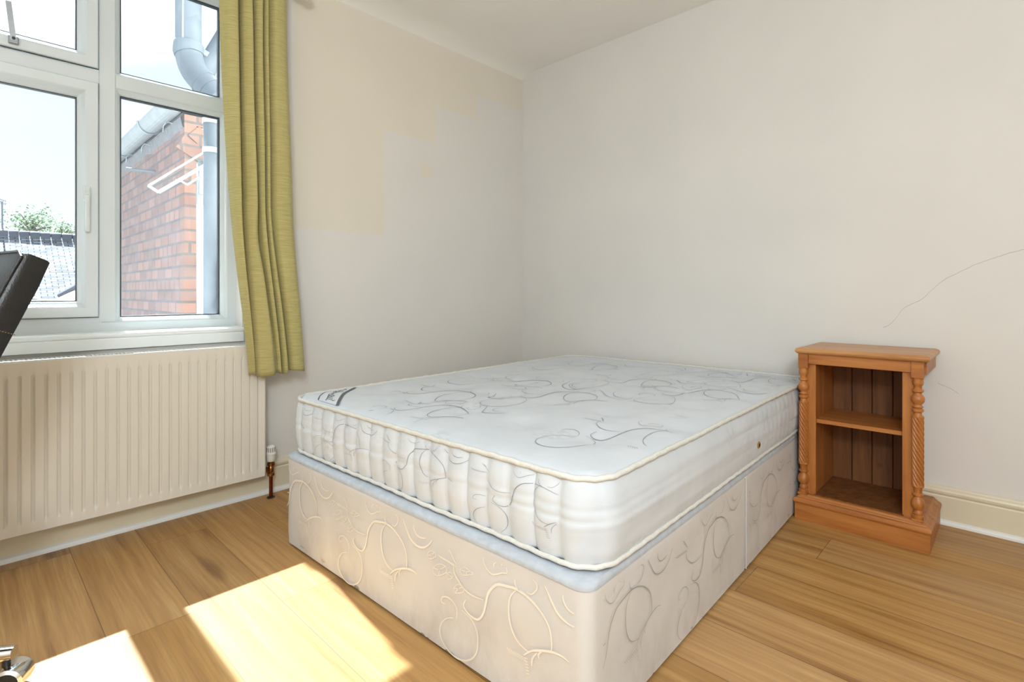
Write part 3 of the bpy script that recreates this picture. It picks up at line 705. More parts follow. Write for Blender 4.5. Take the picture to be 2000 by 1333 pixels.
# ------------------------------------------------------------------ divan base
BR = .031
div = empty('divan_bed_base', (1.245, -1.898, 0), 'cream damask divan bed base with vine pattern under the mattress', 'bed', rz=BR)
DX0, DX1, DL, DH = -.678, .662, 1.845, .333
def section(y0, y1, foot):
    b = MB(); r = .035
    # rounded vertical corners at the foot, slightly rounded elsewhere
    out = []
    rf = r if foot else .006; rb = .006 if foot else .02
    for (cx, cy, a0, rr) in ((DX1 - rf, y0 + rf, -90, rf), (DX1 - rb, y1 - rb, 0, rb), (DX0 + rb, y1 - rb, 90, rb), (DX0 + rf, y0 + rf, 180, rf)):
        for k in range(9):
            a = math.radians(a0 + 90 * k / 8); out.append((cx + rr * math.cos(a), cy + rr * math.sin(a)))
    # resample long edges for soft wrinkles
    P = []
    for i in range(len(out)):
        a = out[i]; c = out[(i + 1) % len(out)]; L = math.hypot(c[0] - a[0], c[1] - a[1]); m_ = max(1, int(L / .03))
        for k in range(m_): P.append((a[0] + (c[0] - a[0]) * k / m_, a[1] + (c[1] - a[1]) * k / m_))
    prof = [(.004, .006), (0, .010)] + [(0, .02 + (DH - .045) * k / 14) for k in range(15)] + [(.0005, DH - .013), (.004, DH - .008), (.010, DH - .003)]
    cx, cy = (DX0 + DX1) / 2, (y0 + y1) / 2; V = []; n = len(P)
    for (ins, z) in prof:
        for (x, y) in P:
            dx = -math.copysign(1, x - cx) if abs(abs(x - cx) - (DX1 - DX0) / 2) < .05 else 0
            nx = (x - cx) / ((DX1 - DX0) / 2); ny = (y - cy) / ((y1 - y0) / 2)
            ox = (1 if nx > 0 else -1) * (abs(nx) > .93); oy = (1 if ny > 0 else -1) * (abs(ny) > .93)
            wk = .0045 * noise.noise(Vector((x * 2.2, y * 2.2, z * 7))) + .003 * noise.noise(Vector((x * 6, y * 6, z * 2 + 5)))
            wk *= min(1, z / .05, (DH - z) / .03 + .2)
            V.append((x + ox * (wk - ins), y + oy * (wk - ins), z))
    F = [(i * n + k, i * n + (k + 1) % n, (i + 1) * n + (k + 1) % n, (i + 1) * n + k) for i in range(len(prof) - 1) for k in range(n)]
    F.append(tuple((len(prof) - 1) * n + k for k in range(n)))
    b.add(V, F, 0, True)
    return b
MID_Y = .93
s1 = section(0.0, MID_Y - .003, True)
foot_pt = lambda ox: (lambda p: (ox + p[0], -.0049, p[1]))
for k in range(-1, 4):
    ox = (1.35 - 1.245) - .505 * k
    stamp(s1, (lambda p, ox=ox: (ox + p[0], -.0052, p[1])), (lambda p, ox=ox: DX0 + .02 < ox + p[0] < DX1 - .03 and .015 < p[1] < DH - .03), 1)
s2 = section(MID_Y + .003, DL, False)
s2o = s2
# side pattern, both halves
for half, (ya, yb) in enumerate(((.045, MID_Y - .02), (MID_Y + .02, DL - .03))):
    tgt = s1 if half == 0 else s2o
    for k in range(-2, 5):
        oy = .30 + .505 * k
        stamp(tgt, (lambda p, oy=oy: (DX1 + .0052, oy + p[0], p[1])), (lambda p, oy=oy, ya=ya, yb=yb: ya < oy + p[0] < yb and .02 < p[1] < DH - .03), 2, .45, 'L')
s1.build('base_section', ['divan', 'satin', 'greythread'], div, local=True)
s2o.build('base_section', ['divan', 'satin', 'greythread'], div, local=True)
# platform cloth border on top + rolled edge
pt = MB(); r = .035
def outline(x0, x1, y0, y1, r, step=.02, seg=10):
    out = []
    for (cx, cy, a0) in ((x1 - r, y0 + r, -90), (x1 - r, y1 - r, 0), (x0 + r, y1 - r, 90), (x0 + r, y0 + r, 180)):
        for k in range(seg + 1):
            a = math.radians(a0 + 90 * k / seg); out.append((cx + r * math.cos(a), cy + r * math.sin(a)))
    P = []
    for i in range(len(out)):
        a = out[i]; c = out[(i + 1) % len(out)]; L = math.hypot(c[0] - a[0], c[1] - a[1]); m_ = max(1, int(L / step))
        for k in range(m_): P.append((a[0] + (c[0] - a[0]) * k / m_, a[1] + (c[1] - a[1]) * k / m_))
    return P
P0 = outline(DX0 - .002, DX1 + .002, -.002, DL, .036); n = len(P0)
V = []; cx, cy = (DX0 + DX1) / 2, DL / 2
for (s_, z) in ((1.0, DH - .014), (1.0008, DH - .008), (.9985, DH - .002), (.992, DH + .0025), (.97, DH + .0038), (.5, DH + .0038)):
    for (x, y) in P0: V.append((cx + (x - cx) * s_, cy + (y - cy) * s_, z + .0008 * noise.noise(Vector((x * 30, y * 30, 0)))))
F = [(i * n + k, i * n + (k + 1) % n, (i + 1) * n + (k + 1) % n, (i + 1) * n + k) for i in range(5) for k in range(n)] + [tuple(5 * n + k for k in range(n))]
pt.add(V, F, 0, True).build('platform_cloth', 'platform', div, local=True)
# linking strip down the joint of the two halves, small glides
MB().tube([(DX1 + .0035, MID_Y, .012), (DX1 + .0035, MID_Y, DH - .02)], .002, 8).build('joint_seam', 'divan', div, local=True)
for (x, y) in ((DX0 + .08, .08), (DX1 - .08, .08), (DX0 + .08, DL - .08), (DX1 - .08, DL - .08), (DX0 + .08, MID_Y), (DX1 - .08, MID_Y)):
    MB().lathe([(.02, 0), (.022, .002), (.022, .012), (.015, .014)], (x, y, 0), n=20).build('foot_glide', 'rubber', div, local=True)

# ------------------------------------------------------------------ mattress
mat_ = empty('mattress', (1.245, -1.898, DH + .004), 'white quilted damask mattress lying on the divan base', 'mattress', rz=BR)
mx0, mx1, my0, my1 = -.692, .660, .030, 1.845
ZA, ZB_ = .010, .196      # lower and upper tape heights, local
OUT = outline(mx0, mx1, my0, my1, .085, .0085, 22); n = len(OUT)
# arc length
S = [0]
for i in range(1, n + 1): a = OUT[i - 1]; c = OUT[i % n]; S.append(S[-1] + math.hypot(c[0] - a[0], c[1] - a[1]))
def nrm(i):
    a = OUT[i - 1]; c = OUT[(i + 1) % n]; t = Vector((c[0] - a[0], c[1] - a[1])).normalized(); return Vector((t.y, -t.x))
NRM = [nrm(i) for i in range(n)]
NP = 40; V = []
for j in range(NP + 1):
    t = j / NP; z = ZA + (ZB_ - ZA) * t
    for i, (x, y) in enumerate(OUT):
        nx, ny = NRM[i]
        bul = .016 * math.sin(PI * t) ** .55
        foot = max(0, -ny); side = max(0, nx)
        q = abs(math.sin(PI * (x + .017) / .0735)) ** .45
        hl = min(1, abs(t - .52) / .07) ** .6
        d_foot = (.015 * (q - 1) + .004 * (hl - 1)) * foot ** 2
        qs = abs(math.sin(PI * y / .055)) ** .5; hs_ = abs(math.sin(PI * t * 3.0)) ** .5
        amp = .0045 * max(.12, min(1, (y - .55) / .8))
        d_side = amp * (qs * hs_ - 1) * side ** 2
        wr = (.0024 * noise.noise(Vector((x * 3.2, y * 3.2, t * 5))) + .0012 * noise.noise(Vector((x * 2.0 + 9, y * 2.0, t * 13)))) * math.sin(PI * t)
        o_ = bul + d_foot + d_side + wr
        V.append((x + nx * o_, y + ny * o_, z))
F = [(j * n + k, j * n + (k + 1) % n, (j + 1) * n + (k + 1) % n, (j + 1) * n + k) for j in range(NP) for k in range(n)]
TUFT = []
for a in range(5):
    for c in range(6):
        TUFT.append((mx0 + .20 + a * .245 + (.12 if c % 2 else 0), my0 + .26 + c * .285))
cx, cy = (mx0 + mx1) / 2, (my0 + my1) / 2
def topz(x, y):
    d = min(x - mx0, mx1 - x, y - my0, my1 - y)
    rise = .016 * (1 - math.exp(-max(0, d) / .03))
    dip = 0
    for (tx, ty) in TUFT:
        q = (x - tx) ** 2 + (y - ty) ** 2
        if q < .05: dip += .013 * math.exp(-q / .0035)
    wv = .003 * noise.noise(Vector((x * 5, y * 5, 0))) + .004 * noise.noise(Vector((x * 1.7, y * 1.7, 4)))
    tilt = -.010 * (y - my0) / (my1 - my0)
    return ZB_ + rise - dip + wv * min(1, d / .05 + .1) + tilt * min(1, d / .03)
NR = 74; base = len(V)
for j in range(1, NR + 1):
    s_ = 1 - (j / NR) ** 1.0
    for (x, y) in OUT:
        X = cx + (x - cx) * s_; Y = cy + (y - cy) * s_
        if s_ > 0: V.append((X, Y, topz(X, Y)))
# close centre
V.append((cx, cy, topz(cx, cy))); ci = len(V) - 1
for j in range(0, NR - 1):
    a = NP * n if j == 0 else base + (j - 1) * n; c = base + j * n
    F += [(a + k, a + (k + 1) % n, c + (k + 1) % n, c + k) for k in range(n)]
last = base + (NR - 2) * n
F += [(last + k, last + (k + 1) % n, ci) for k in range(n)]
F.append(tuple(range(n))[::-1])
mm = MB().add(V, F, 0, True)
# woven vine lines on the top
for (ox, oy, rot, sc) in ((-.60, .12, 0, 1), (-.13, .30, .35, 1), (.30, .10, .1, .9), (-.62, .62, -.2, 1), (-.15, .85, .15, 1), (.25, .70, .4, 1), (-.6, 1.15, .1, 1), (-.1, 1.38, -.1, 1), (.28, 1.25, .2, .95), (-.35, -.08, .1, .9)):
    def pl(p, ox=ox, oy=oy, rot=rot, sc=sc):
        a, c = p[0] * sc, p[1] * sc * 1.5; X = ox + a * math.cos(rot) - c * math.sin(rot); Y = oy + a * math.sin(rot) + c * math.cos(rot)
        return (X, Y, topz(X, Y) + .0016)
    def cl(p, pl=pl):
        q = pl(p); return mx0 + .04 < q[0] < mx1 - .04 and my0 + .04 < q[1] < my1 - .04 and not (q[0] < mx0 + .36 and q[1] < my0 + .29)
    stamp(mm, pl, cl, 1, .48, 'L')
# vine lines on the foot border
for k in range(4):
    ox = (1.35 - 1.245) - .40 * k + .12
    def pl(p, ox=ox):
        X = ox + p[0] * .8; z = ZA + .004 + (p[1] - .02) * .62; t = (z - ZA) / (ZB_ - ZA)
        q = abs(math.sin(PI * (X + .017) / .0735)) ** .45
        hl = min(1, abs(t - .52) / .07) ** .6
        wr = (.0024 * noise.noise(Vector((X * 3.2, my0 * 3.2, t * 5))) + .0012 * noise.noise(Vector((X * 2.0 + 9, my0 * 2.0, t * 13)))) * math.sin(PI * max(0, min(1, t)))
        return (X, my0 - (.016 * math.sin(PI * max(.001, min(.999, t))) ** .55 + .015 * (q - 1) + .004 * (hl - 1) + wr) - .0012, z)
    stamp(mm, pl, lambda p, pl=pl: mx0 + .09 < pl(p)[0] < mx1 - .09 and ZA + .01 < pl(p)[2] < ZB_ - .015, 1, .42, 'L')
mm.build('mattress_body', ['mattress', 'mthread'], mat_, local=True, angle=60)
# piping
def pipe_loop(z, off, rr):
    P = []
    for i in range(0, n, 2):
        x, y = OUT[i]; nx, ny = NRM[i]
        wob = .0035 * noise.noise(Vector((x * 4, y * 4, z * 9)))
        P.append((x + nx * (off + wob), y + ny * (off + wob), z + .003 * noise.noise(Vector((x * 3, y * 3, 7 + z))) + .0012 * math.sin(i * .9)))
    return P
b = MB().tube(pipe_loop(ZB_ + .003, .004, .0068), .0068, 10, closed=True); b.build('top_piping', 'piping', mat_, local=True)
b = MB().tube(pipe_loop(ZA + .001, .004, .006), .006, 10, closed=True); b.build('bottom_piping', 'piping', mat_, local=True)
# vertical stitching on the foot side
k = -9
while k < 10:
    X = -.017 + k * .0735; k += 1
    if not (mx0 + .10 < X < mx1 - .09): continue
    st = MB()
    for m_ in range(34):
        t = (m_ + .5) / 34; z = ZA + (ZB_ - ZA) * t
        bul = .016 * math.sin(PI * t) ** .55 - .015
        wr = (.0024 * noise.noise(Vector((X * 3.2, my0 * 3.2, t * 5))) + .0012 * noise.noise(Vector((X * 2.0 + 9, my0 * 2.0, t * 13)))) * math.sin(PI * t)
        hl = min(1, abs(t - .52) / .07) ** .6
        st.obox((X, my0 - bul - wr - .004 * (hl - 1) - .0004, z), Vector((1, 0, 0)), Vector((0, 1, 0)), Vector((0, 0, 1)), .0008, .0006, .0014)
    st.build('stitch_line', 'piping', mat_, local=True)
# vent eyelet on the long side
ve = MB(); vy_ = 1.03; vz = .068
ve.lathe([(.011, -.002), (.012, .001), (.009, .003), (.006, .002), (.006, -.002)], (mx1 + .0155, vy_, vz), n=24, axis='X'); veo = ve.build('vent_eyelet', 'eyelet', mat_, local=True)
vh = MB().lathe([(.0062, 0), (.0062, .0032), (.001, .0032)], (mx1 + .0155, vy_, vz), n=20, axis='X'); vh.build('vent_hole', 'hole', mat_, local=True)
# woven corner label: arched band edged in grey across the left foot corner, lettering like a script
def LW(u, v):   # pixel in the photographed label -> point on top of the mattress, local frame
    d = ray(u, v); q = CAM + d * ((DH + .004 + ZB_ + .006 - CAM.z) / d.z) - Vector((1.245, -1.898, 0))
    c_, s_ = math.cos(-BR), math.sin(-BR); X = q.x * c_ - q.y * s_; Y = q.x * s_ + q.y * c_
    X = max(mx0 + .012, X); Y = max(my0 + .012, Y)
    return (X, Y)
LZ = lambda x, y: (600 + x * .06, 740 + y * .06)
lb = MB()
A_ = smooth2([LW(*LZ(*p)) for p in ((360,735),(410,650),(500,580),(640,480),(770,415))], 8)
B2 = smooth2([LW(*LZ(*p)) for p in ((980,915),(1090,720),(1210,570),(1420,440),(1610,285))], 8)
V = []
for i in range(len(A_)):
    for k in range(13):
        x = A_[i][0] + (B2[i][0] - A_[i][0]) * k / 12; y = A_[i][1] + (B2[i][1] - A_[i][1]) * k / 12; V.append((x, y, topz(x, y) + .0022))
lb.add(V, [(i * 13 + k, i * 13 + k + 1, (i + 1) * 13 + k + 1, (i + 1) * 13 + k) for i in range(len(A_) - 1) for k in range(12)], 0, True)
lab = lb.build('corner_label', 'label', mat_, local=True)
def rib(mb, P, w_, dz=.003):
    V = []
    for i, p in enumerate(P):
        a = P[max(i - 1, 0)]; c = P[min(i + 1, len(P) - 1)]; dx, dy = c[0] - a[0], c[1] - a[1]; L = math.hypot(dx, dy) or 1
        for s_ in (1, -1):
            x = p[0] - s_ * dy / L * w_; y = p[1] + s_ * dx / L * w_; V.append((x, y, topz(x, y) + dz))
    mb.add(V, [(2 * i, 2 * i + 1, 2 * i + 3, 2 * i + 2) for i in range(len(P) - 1)])
e = MB(); rib(e, A_, .0022); rib(e, B2, .0055); e.build('label_border', 'ink', lab, local=True)
e = MB()
LET = [[(600,770),(640,735),(700,740),(800,770)], [(640,725),(680,690),(750,715),(830,740)], [(670,690),(690,650),(760,670),(820,700)],
       [(700,640),(720,600),(800,620),(880,655),(840,670),(760,650),(705,640)], [(800,570),(820,600),(860,590),(850,560),(900,570)],
       [(850,540),(880,505),(920,540),(960,545),(930,500),(960,480)], [(960,520),(1010,535),(1040,500),(1000,480)], [(1040,520),(1080,500),(1060,470),(1140,480),(1180,500)],
       [(1060,385),(1100,400),(1180,410),(1240,380),(1190,370)], [(1190,430),(1240,450),(1275,440),(1250,400)], [(1110,520),(1150,540)], [(800,770),(850,800),(900,780)]]
for L_ in LET: rib(e, smooth2([LW(*LZ(*p)) for p in L_], 6), .0017, .0034)
e.build('label_lettering', 'ink', lab, local=True)

# ------------------------------------------------------------------ pine bedside cabinet
nsx0, nsx1 = 1.870, 2.310; yF, yB = -.375, -.030
cab = empty('bedside_cabinet', ((nsx0 + nsx1) / 2, (yF + yB) / 2, 0), 'orange pine open bedside cabinet with twisted columns beside the bed', 'bedside cabinet')
def moulded(mb, x0, x1, y0, y1, prof, mi=0):
    """stack of rectangles (outset, z)"""
    V = []
    for (o_, z) in prof: V += [(x0 - o_, y0 - o_, z), (x1 + o_, y0 - o_, z), (x1 + o_, y1, z), (x0 - o_, y1, z)]
    m_ = len(prof); F = [(i * 4 + k, i * 4 + (k + 1) % 4, (i + 1) * 4 + (k + 1) % 4, (i + 1) * 4 + k) for i in range(m_ - 1) for k in range(4)]
    F += [(3, 2, 1, 0), tuple((m_ - 1) * 4 + k for k in range(4))]
    mb.add(V, F, mi)
pl_ = MB(); moulded(pl_, nsx0, nsx1, yF, yB, [(0, 0), (0, .066), (-.001, .067)])
pl_.build('plinth', 'pine_x', cab)
pm = MB(); moulded(pm, nsx0, nsx1, yF, yB, [(-.001, .067), (.003, .070), (.005, .076), (.004, .083), (-.001, .089), (-.008, .091), (-.010, .095), (-.014, .097), (-.018, .103), (-.022, .105)])
pm.build('base_moulding', 'pine_x', cab)
tp = MB(); moulded(tp, nsx0 + .012, nsx1 - .012, yF + .012, yB, [(-.004, .680), (.004, .682), (.010, .687), (.012, .693), (.011, .699), (.007, .703), (.001, .705), (-.003, .706)])
tp.build('cabinet_top', 'pine_top', cab)
ci0, ci1 = nsx0 + .056, nsx1 - .072      # carcass inner faces region
for sx, x in ((-1, ci0), (1, ci1)):
    MB().box(x - .009, x + .009, yF + .05, yB, .103, .683, .001).build('side_panel', 'pine_z', cab)
    a, c = (x - .034, x + .013) if sx < 0 else (x - .013, x + .034)
    MB().box(a, c, yF + .036, yF + .052, .103, .683, .0015).build('stile', 'pine_z', cab)
ap = MB(); ap.box(nsx0 + .046, nsx1 - .046, yF + .020, yF + .040, .640, .681, .001)
for x in (nsx0 + .010, nsx1 - .056): ap.box(x, x + .036, yF + .012, yF + .052, .622, .681, .001)
ap.box(nsx1 - .030, nsx1 - .014, yF + .05, yB, .632, .681, .001); ap.box(nsx0 + .014, nsx0 + .030, yF + .05, yB, .632, .681, .001)
ap.build('frieze', 'pine_x', cab)
MB().box(ci0 + .008, ci1 - .008, yF + .056, yB - .014, .396, .412, .001).build('shelf', 'pine_x', cab)
MB().box(ci0 + .008, ci1 - .008, yF + .03, yB - .014, .098, .108).build('bottom_board', 'pine_back', cab)
nb = 4; wbd = (ci1 - ci0 - .016) / nb; bk = MB()
for k in range(nb):
    x = ci0 + .008 + k * wbd; bk.box(x + .0012, x + wbd - .0012, yB - .013, yB - .002, .10, .68, .0025)
    if k: bk.box(x - .008, x - .005, yB - .0145, yB - .012, .10, .68)
bk.box(ci0, ci1, yB - .004, yB, .10, .68, mi=1)
bk.build('back_boards', ['pine_back', 'groove'], cab)
def colprof():
    z0, z1 = .108, .622; P = []
    def a(r, z): P.append((r, z))
    a(.017, z0); a(.018, z0 + .004); a(.018, z0 + .012); a(.013, z0 + .015); a(.016, z0 + .022); a(.013, z0 + .029)
    for k in range(9):
        t = k / 8; a(.012 + .009 * math.sin(PI * t) ** .8, z0 + .033 + .045 * t)
    a(.011, z0 + .082); a(.017, z0 + .086); a(.017, z0 + .092); a(.012, z0 + .095); a(.013, z0 + .112)
    for k in range(111): a(.0185, z0 + .118 + (.255) * k / 110)
    a(.012, z0 + .379); a(.012, z0 + .388); a(.0175, z0 + .392); a(.0175, z0 + .399); a(.012, z0 + .403); a(.017, z0 + .408); a(.012, z0 + .413)
    for k in range(9):
        t = k / 8; a(.0115 + .0095 * math.sin(PI * t) ** .8, z0 + .417 + .038 * t)
    a(.0115, z0 + .459); a(.0175, z0 + .464); a(.0175, z0 + .470); a(.012, z0 + .474); a(.012, z0 + .484); a(.016, z0 + .488); a(.0175, z0 + .498); a(.016, z0 + .505); a(.0178, z1 + .002)
    return P
cp = colprof(); zt0, zt1 = .108 + .118, .108 + .373
def twist(sgn):
    def f(a, z):
        if not (zt0 - .001 <= z <= zt1 + .001): return 0
        e = min(1, (z - zt0) / .008, (zt1 - z) / .008); q = abs(math.sin(4 * a + sgn * z * PI / .0205))
        return -.0065 * (1 - q ** .8) * max(0, e)
    return f
for x, sg in ((nsx0 + .025, 1), (nsx1 - .038, 1)):
    MB().lathe(cp, (x, yF + .032, 0), n=96, fn=twist(sg)).build('twisted_column', 'pine_z', cab, angle=50)
    MB().box(x - .018, x + .018, yF + .014, yF + .050, .100, .109, .001).build('column_block', 'pine_z', cab)

# ------------------------------------------------------------------ office chair at the left edge
ch = empty('office_chair', (.66, -2.985, 0), 'black leather padded office chair on a chrome star base at the window', 'office chair')
back_dir = Vector((-.26, .966, 0)); wide = Vector((.966, .26, 0)); up = Vector((0, 0, 1))
c0 = Vector((.66, -2.985, 0))
def cushion(mb, org, ax, ay, az, hx, hy, hz, r=.03, sag=0):
    bm = bmesh.new(); bmesh.ops.create_cube(bm, size=2)
    bmesh.ops.subdivide_edges(bm, edges=bm.edges[:], cuts=7, use_grid_fill=True)
    V = []
    H = (hx, hy, hz)
    for v in bm.verts:
        p = [v.co.x * hx, v.co.y * hy, v.co.z * hz]; q = [max(-H[i] + r, min(H[i] - r, p[i])) for i in range(3)]
        d = Vector([p[i] - q[i] for i in range(3)]); L = d.length
        if L > 1e-6: d = d / L * min(L, r) if sum(abs(p[i]) > H[i] - r for i in range(3)) > 1 else d
        w_ = .006 * (1 - abs(v.co.x) ** 3) * (1 - abs(v.co.y) ** 3) * (1 if v.co.z > 0 else .4) * (1 if abs(v.co.z) > .99 else 0)
        s = [q[i] + d[i] for i in range(3)]; s[2] += math.copysign(w_, v.co.z)
        v.co = Vector(org) + ax * s[0] + ay * s[1] + az * s[2]
    mb.bm(bm, 0, True)
# backrest leaning back: built along its own tilted axis
lean = math.radians(23); bax = (up * math.cos(lean) + back_dir * math.sin(lean)).normalized(); bnz = (-back_dir * math.cos(lean) + up * math.sin(lean)).normalized()
edge_top = at(80, 498, 1.31)               # nearest top corner of the backrest
HW = .225
ctr_top = edge_top - wide * HW
bb = MB(); cushion(bb, ctr_top - bax * .30 - bnz * 0, wide, bax, bnz, HW, .30, .036, .022)
bko = bb.build('backrest', 'leather', ch)
sm2 = MB()
for d_ in (.20,):
    p = [ctr_top - bax * d_ + wide * (HW + .0005) + bnz * (.034 - .068 * k / 12) for k in range(13)]
    for a in range(0, 12): sm2.tube([p[a], (p[a] + p[a + 1]) / 2], .0012, 6)
loop = [ctr_top + wide * s_ * (HW + .0) - bax * q + bnz * .030 for s_, q in ((1, .58), (1, .02))]
sm2.build('seam_stitching', 'thread', bko)
pp = MB(); pp.tube([ctr_top + wide * (HW - .004) + bnz * .031 - bax * (.56 - .54 * k / 20) for k in range(21)] + [ctr_top + wide * (HW - .004 - .4 * k / 12) + bnz * .031 - bax * .004 for k in range(1, 13)], .0035, 8)
pp.build('backrest_piping', 'leather', bko)
seat_c = c0 + Vector((0, 0, .47))
bb = MB(); cushion(bb, seat_c, wide, back_dir, up, .235, .235, .045, .035); bb.build('seat', 'leather', ch)
mb2 = MB(); lo = ctr_top - bax * .56
mb2.bar(seat_c + back_dir * .12 - up * .06, seat_c + back_dir * .26 - up * .055, .07, .012); mb2.bar(seat_c + back_dir * .25 - up * .05, lo - bnz * .03, .07, .012, up=tuple(back_dir))
mb2.build('back_bracket', 'chrome', ch)
gl_ = MB(); gl_.lathe([(.035, .06), (.035, .10), (.026, .11), (.026, .28), (.014, .285), (.014, .41), (.06, .415), (.06, .43)], c0, n=32); gl_.build('gas_column', 'chrome', ch)
a0 = math.radians(62)
for k in range(5):
    a = a0 + 2 * PI * k / 5; d = Vector((math.cos(a), math.sin(a), 0)); q = Vector((-d.y, d.x, 0))
    lg = MB(); n_ = 10; V = []
    for i in range(n_ + 1):
        t = i / n_; rr = .03 + .330 * t; zc = .105 - .020 * t; hw = .024 - .008 * t; hh = .020 - .006 * t
        for m_ in range(12):
            an = 2 * PI * m_ / 12; V.append(c0 + d * rr + q * hw * math.copysign(abs(math.cos(an)) ** .7, math.cos(an)) + up * (zc + hh * math.copysign(abs(math.sin(an)) ** .7, math.sin(an))))
    F = [(i * 12 + m_, i * 12 + (m_ + 1) % 12, (i + 1) * 12 + (m_ + 1) % 12, (i + 1) * 12 + m_) for i in range(n_) for m_ in range(12)] + [tuple(range(12))[::-1], tuple(n_ * 12 + m_ for m_ in range(12))]
    lg.add(V, F, 0, True); lgo = lg.build('leg', 'chrome', ch)
    p = c0 + d * .345
    cs = MB(); cs.tube([p + up * .055, p + up * .078], .008, 12)
    for s_ in (-1, 1):
        cen = p + q * (s_ * .017) + d * .012 + up * .027
        n2 = 26; V = []
        for (rw, off) in ((.020, -.009), (.026, -.007), (.026, .007), (.020, .009)):
            for m_ in range(n2):
                an = 2 * PI * m_ / n2; V.append(cen + q * off + d * (rw * math.cos(an)) + up * (rw * math.sin(an)))
        F = [(i * n2 + m_, i * n2 + (m_ + 1) % n2, (i + 1) * n2 + (m_ + 1) % n2, (i + 1) * n2 + m_) for i in range(3) for m_ in range(n2)] + [tuple(range(n2))[::-1], tuple(3 * n2 + m_ for m_ in range(n2))]
        cs.add(V, F, 0, True)
    cso = cs.build('caster', 'rubber', lgo)
    hd = MB(); V = []; n3 = 14      # chrome hood over the wheels
    for i in range(n3 + 1):
        an = math.radians(-10 + 170 * i / n3)
        for (o_, rr) in ((-.030, .024), (-.026, .031), (0, .034), (.026, .031), (.030, .024)):
            V.append(p + d * .012 + q * o_ + d * (rr * math.cos(an)) + up * (.028 + rr * math.sin(an)))
    hd.add(V, [(i * 5 + m_, i * 5 + m_ + 1, (i + 1) * 5 + m_ + 1, (i + 1) * 5 + m_) for i in range(n3) for m_ in range(4)], 0, True)
    hd.build('caster_hood', 'chrome', lgo)

# ------------------------------------------------------------------ unseen pendant added behind the camera to fill the room with light
LP = Vector((3.05, -3.25, RZ))
cl_ = empty('added_fill_light', LP, 'unseen pendant light added behind the camera as room fill', 'added fill light')
MB().lathe([(.11, 0), (.11, -.02), (.09, -.03)], LP, n=40).build('fill_plate', 'plastic', cl_)
MB().tube([LP - Vector((0, 0, .03)), LP - Vector((0, 0, .56))], .004, 8).build('fill_cord', 'plastic', cl_)
MB().lathe([(.03, -.56), (.035, -.57), (.03, -.61), (.02, -.62)], LP, n=24).build('fill_holder', 'plastic', cl_)
ld = bpy.data.lights.new('fill_point', 'POINT'); ld.energy = FILL_W; ld.shadow_soft_size = .2; ld.color = (.84, .93, 1)
lo_ = bpy.data.objects.new('fill_point', ld); COL.objects.link(lo_); lo_.parent = cl_; lo_.location = (0, 0, -.78)

# ------------------------------------------------------------------ outside: brick wing next door
HX0, HX1, HYF, HYB = -3.95, -1.12, -1.82, 1.6
hs = empty('neighbouring_house', ((HX0 + HX1) / 2, 0, -2.8), 'red brick house wing outside the right window pane', 'house')
wl = MB(); wl.box(HX0, HX1 - .10, HYF, HYF + .22, -2.8, 2.02); wl.box(HX0, HX0 + .22, HYF + .22, HYB, -2.8, 2.02); wl.build('brick_side_wall', 'brick', hs)
rt = MB(); WA, WB = -1.755, -.95
rt.box(HX1 - .10, HX1 + .001, HYF + .0, WA, -2.8, 1.96); rt.box(HX1 - .10, HX1, WB, HYB, -2.8, 1.96); rt.box(HX1 - .10, HX1, WA, WB, -2.8, .2)
rt.box(HX1 - .10, HX1 + .001, HYF, HYB, 1.96, 2.02)
rt.build('brick_end_wall', 'brick_y', hs)
wf = MB(); wf.ring(WA, WB, .2, 1.96, [(0, HX1 - .08), (0, HX1 - .02), (.05, HX1 - .02), (.06, HX1 - .035), (.06, HX1 - .08)]); wf.box(HX1 - .08, HX1 - .02, WA + .05, WB - .05, 1.40, 1.46)
wfo = wf.build('window_frame', 'upvc', hs)
MB().box(HX1 - .06, HX1 - .055, WA + .05, WB - .05, .25, 1.91).build('window_glass', 'glass', wfo)
# open top-hung sash
sa = MB(); P1, P2 = at(402, 296, 2.95), at(290, 363, 2.80); P3, P4 = at(402, 322, 2.98), at(310, 376, 2.86)
dn = (P3 - P1)
sa.bar(P1, P2, .020, .010); sa.bar(P3, P4, .020, .018); sa.bar(P2, P4, .014, .010); sa.bar(P1, P3, .02, .02)
sao = sa.build('open_sash', 'pipe_w', hs)
q_ = MB(); q_.add([P1 + (P3 - P1) * .1, P2 + (P4 - P2) * .1, P4 - (P4 - P2) * .1, P3 - (P3 - P1) * .1, P1 + (P3 - P1) * .1 + Vector((0, 0, -.004)), P2 + (P4 - P2) * .1 + Vector((0, 0, -.004)), P4 - (P4 - P2) * .1 + Vector((0, 0, -.004)), P3 - (P3 - P1) * .1 + Vector((0, 0, -.004))],
    [(0, 1, 2, 3), (7, 6, 5, 4), (0, 4, 5, 1), (1, 5, 6, 2), (2, 6, 7, 3), (3, 7, 4, 0)]); q_.build('sash_glass', 'glass', sao)
sy = MB(); sy.tube([at(390, 346, 2.95), at(366, 361, 2.9), at(352, 353, 2.88), at(343, 352, 2.87)], .006, 8); sy.build('window_stay', 'pipe_w', sao)
sy = MB(); sy.bar(at(392, 315, 2.97), at(392, 380, 2.97), .02, .02, up=(1, 0, 0)); sy.bar(at(392, 345, 2.97), at(392, 400, 2.98), .04, .02, up=(1, 0, 0)); sy.build('stay_bracket', 'gutter', sao)
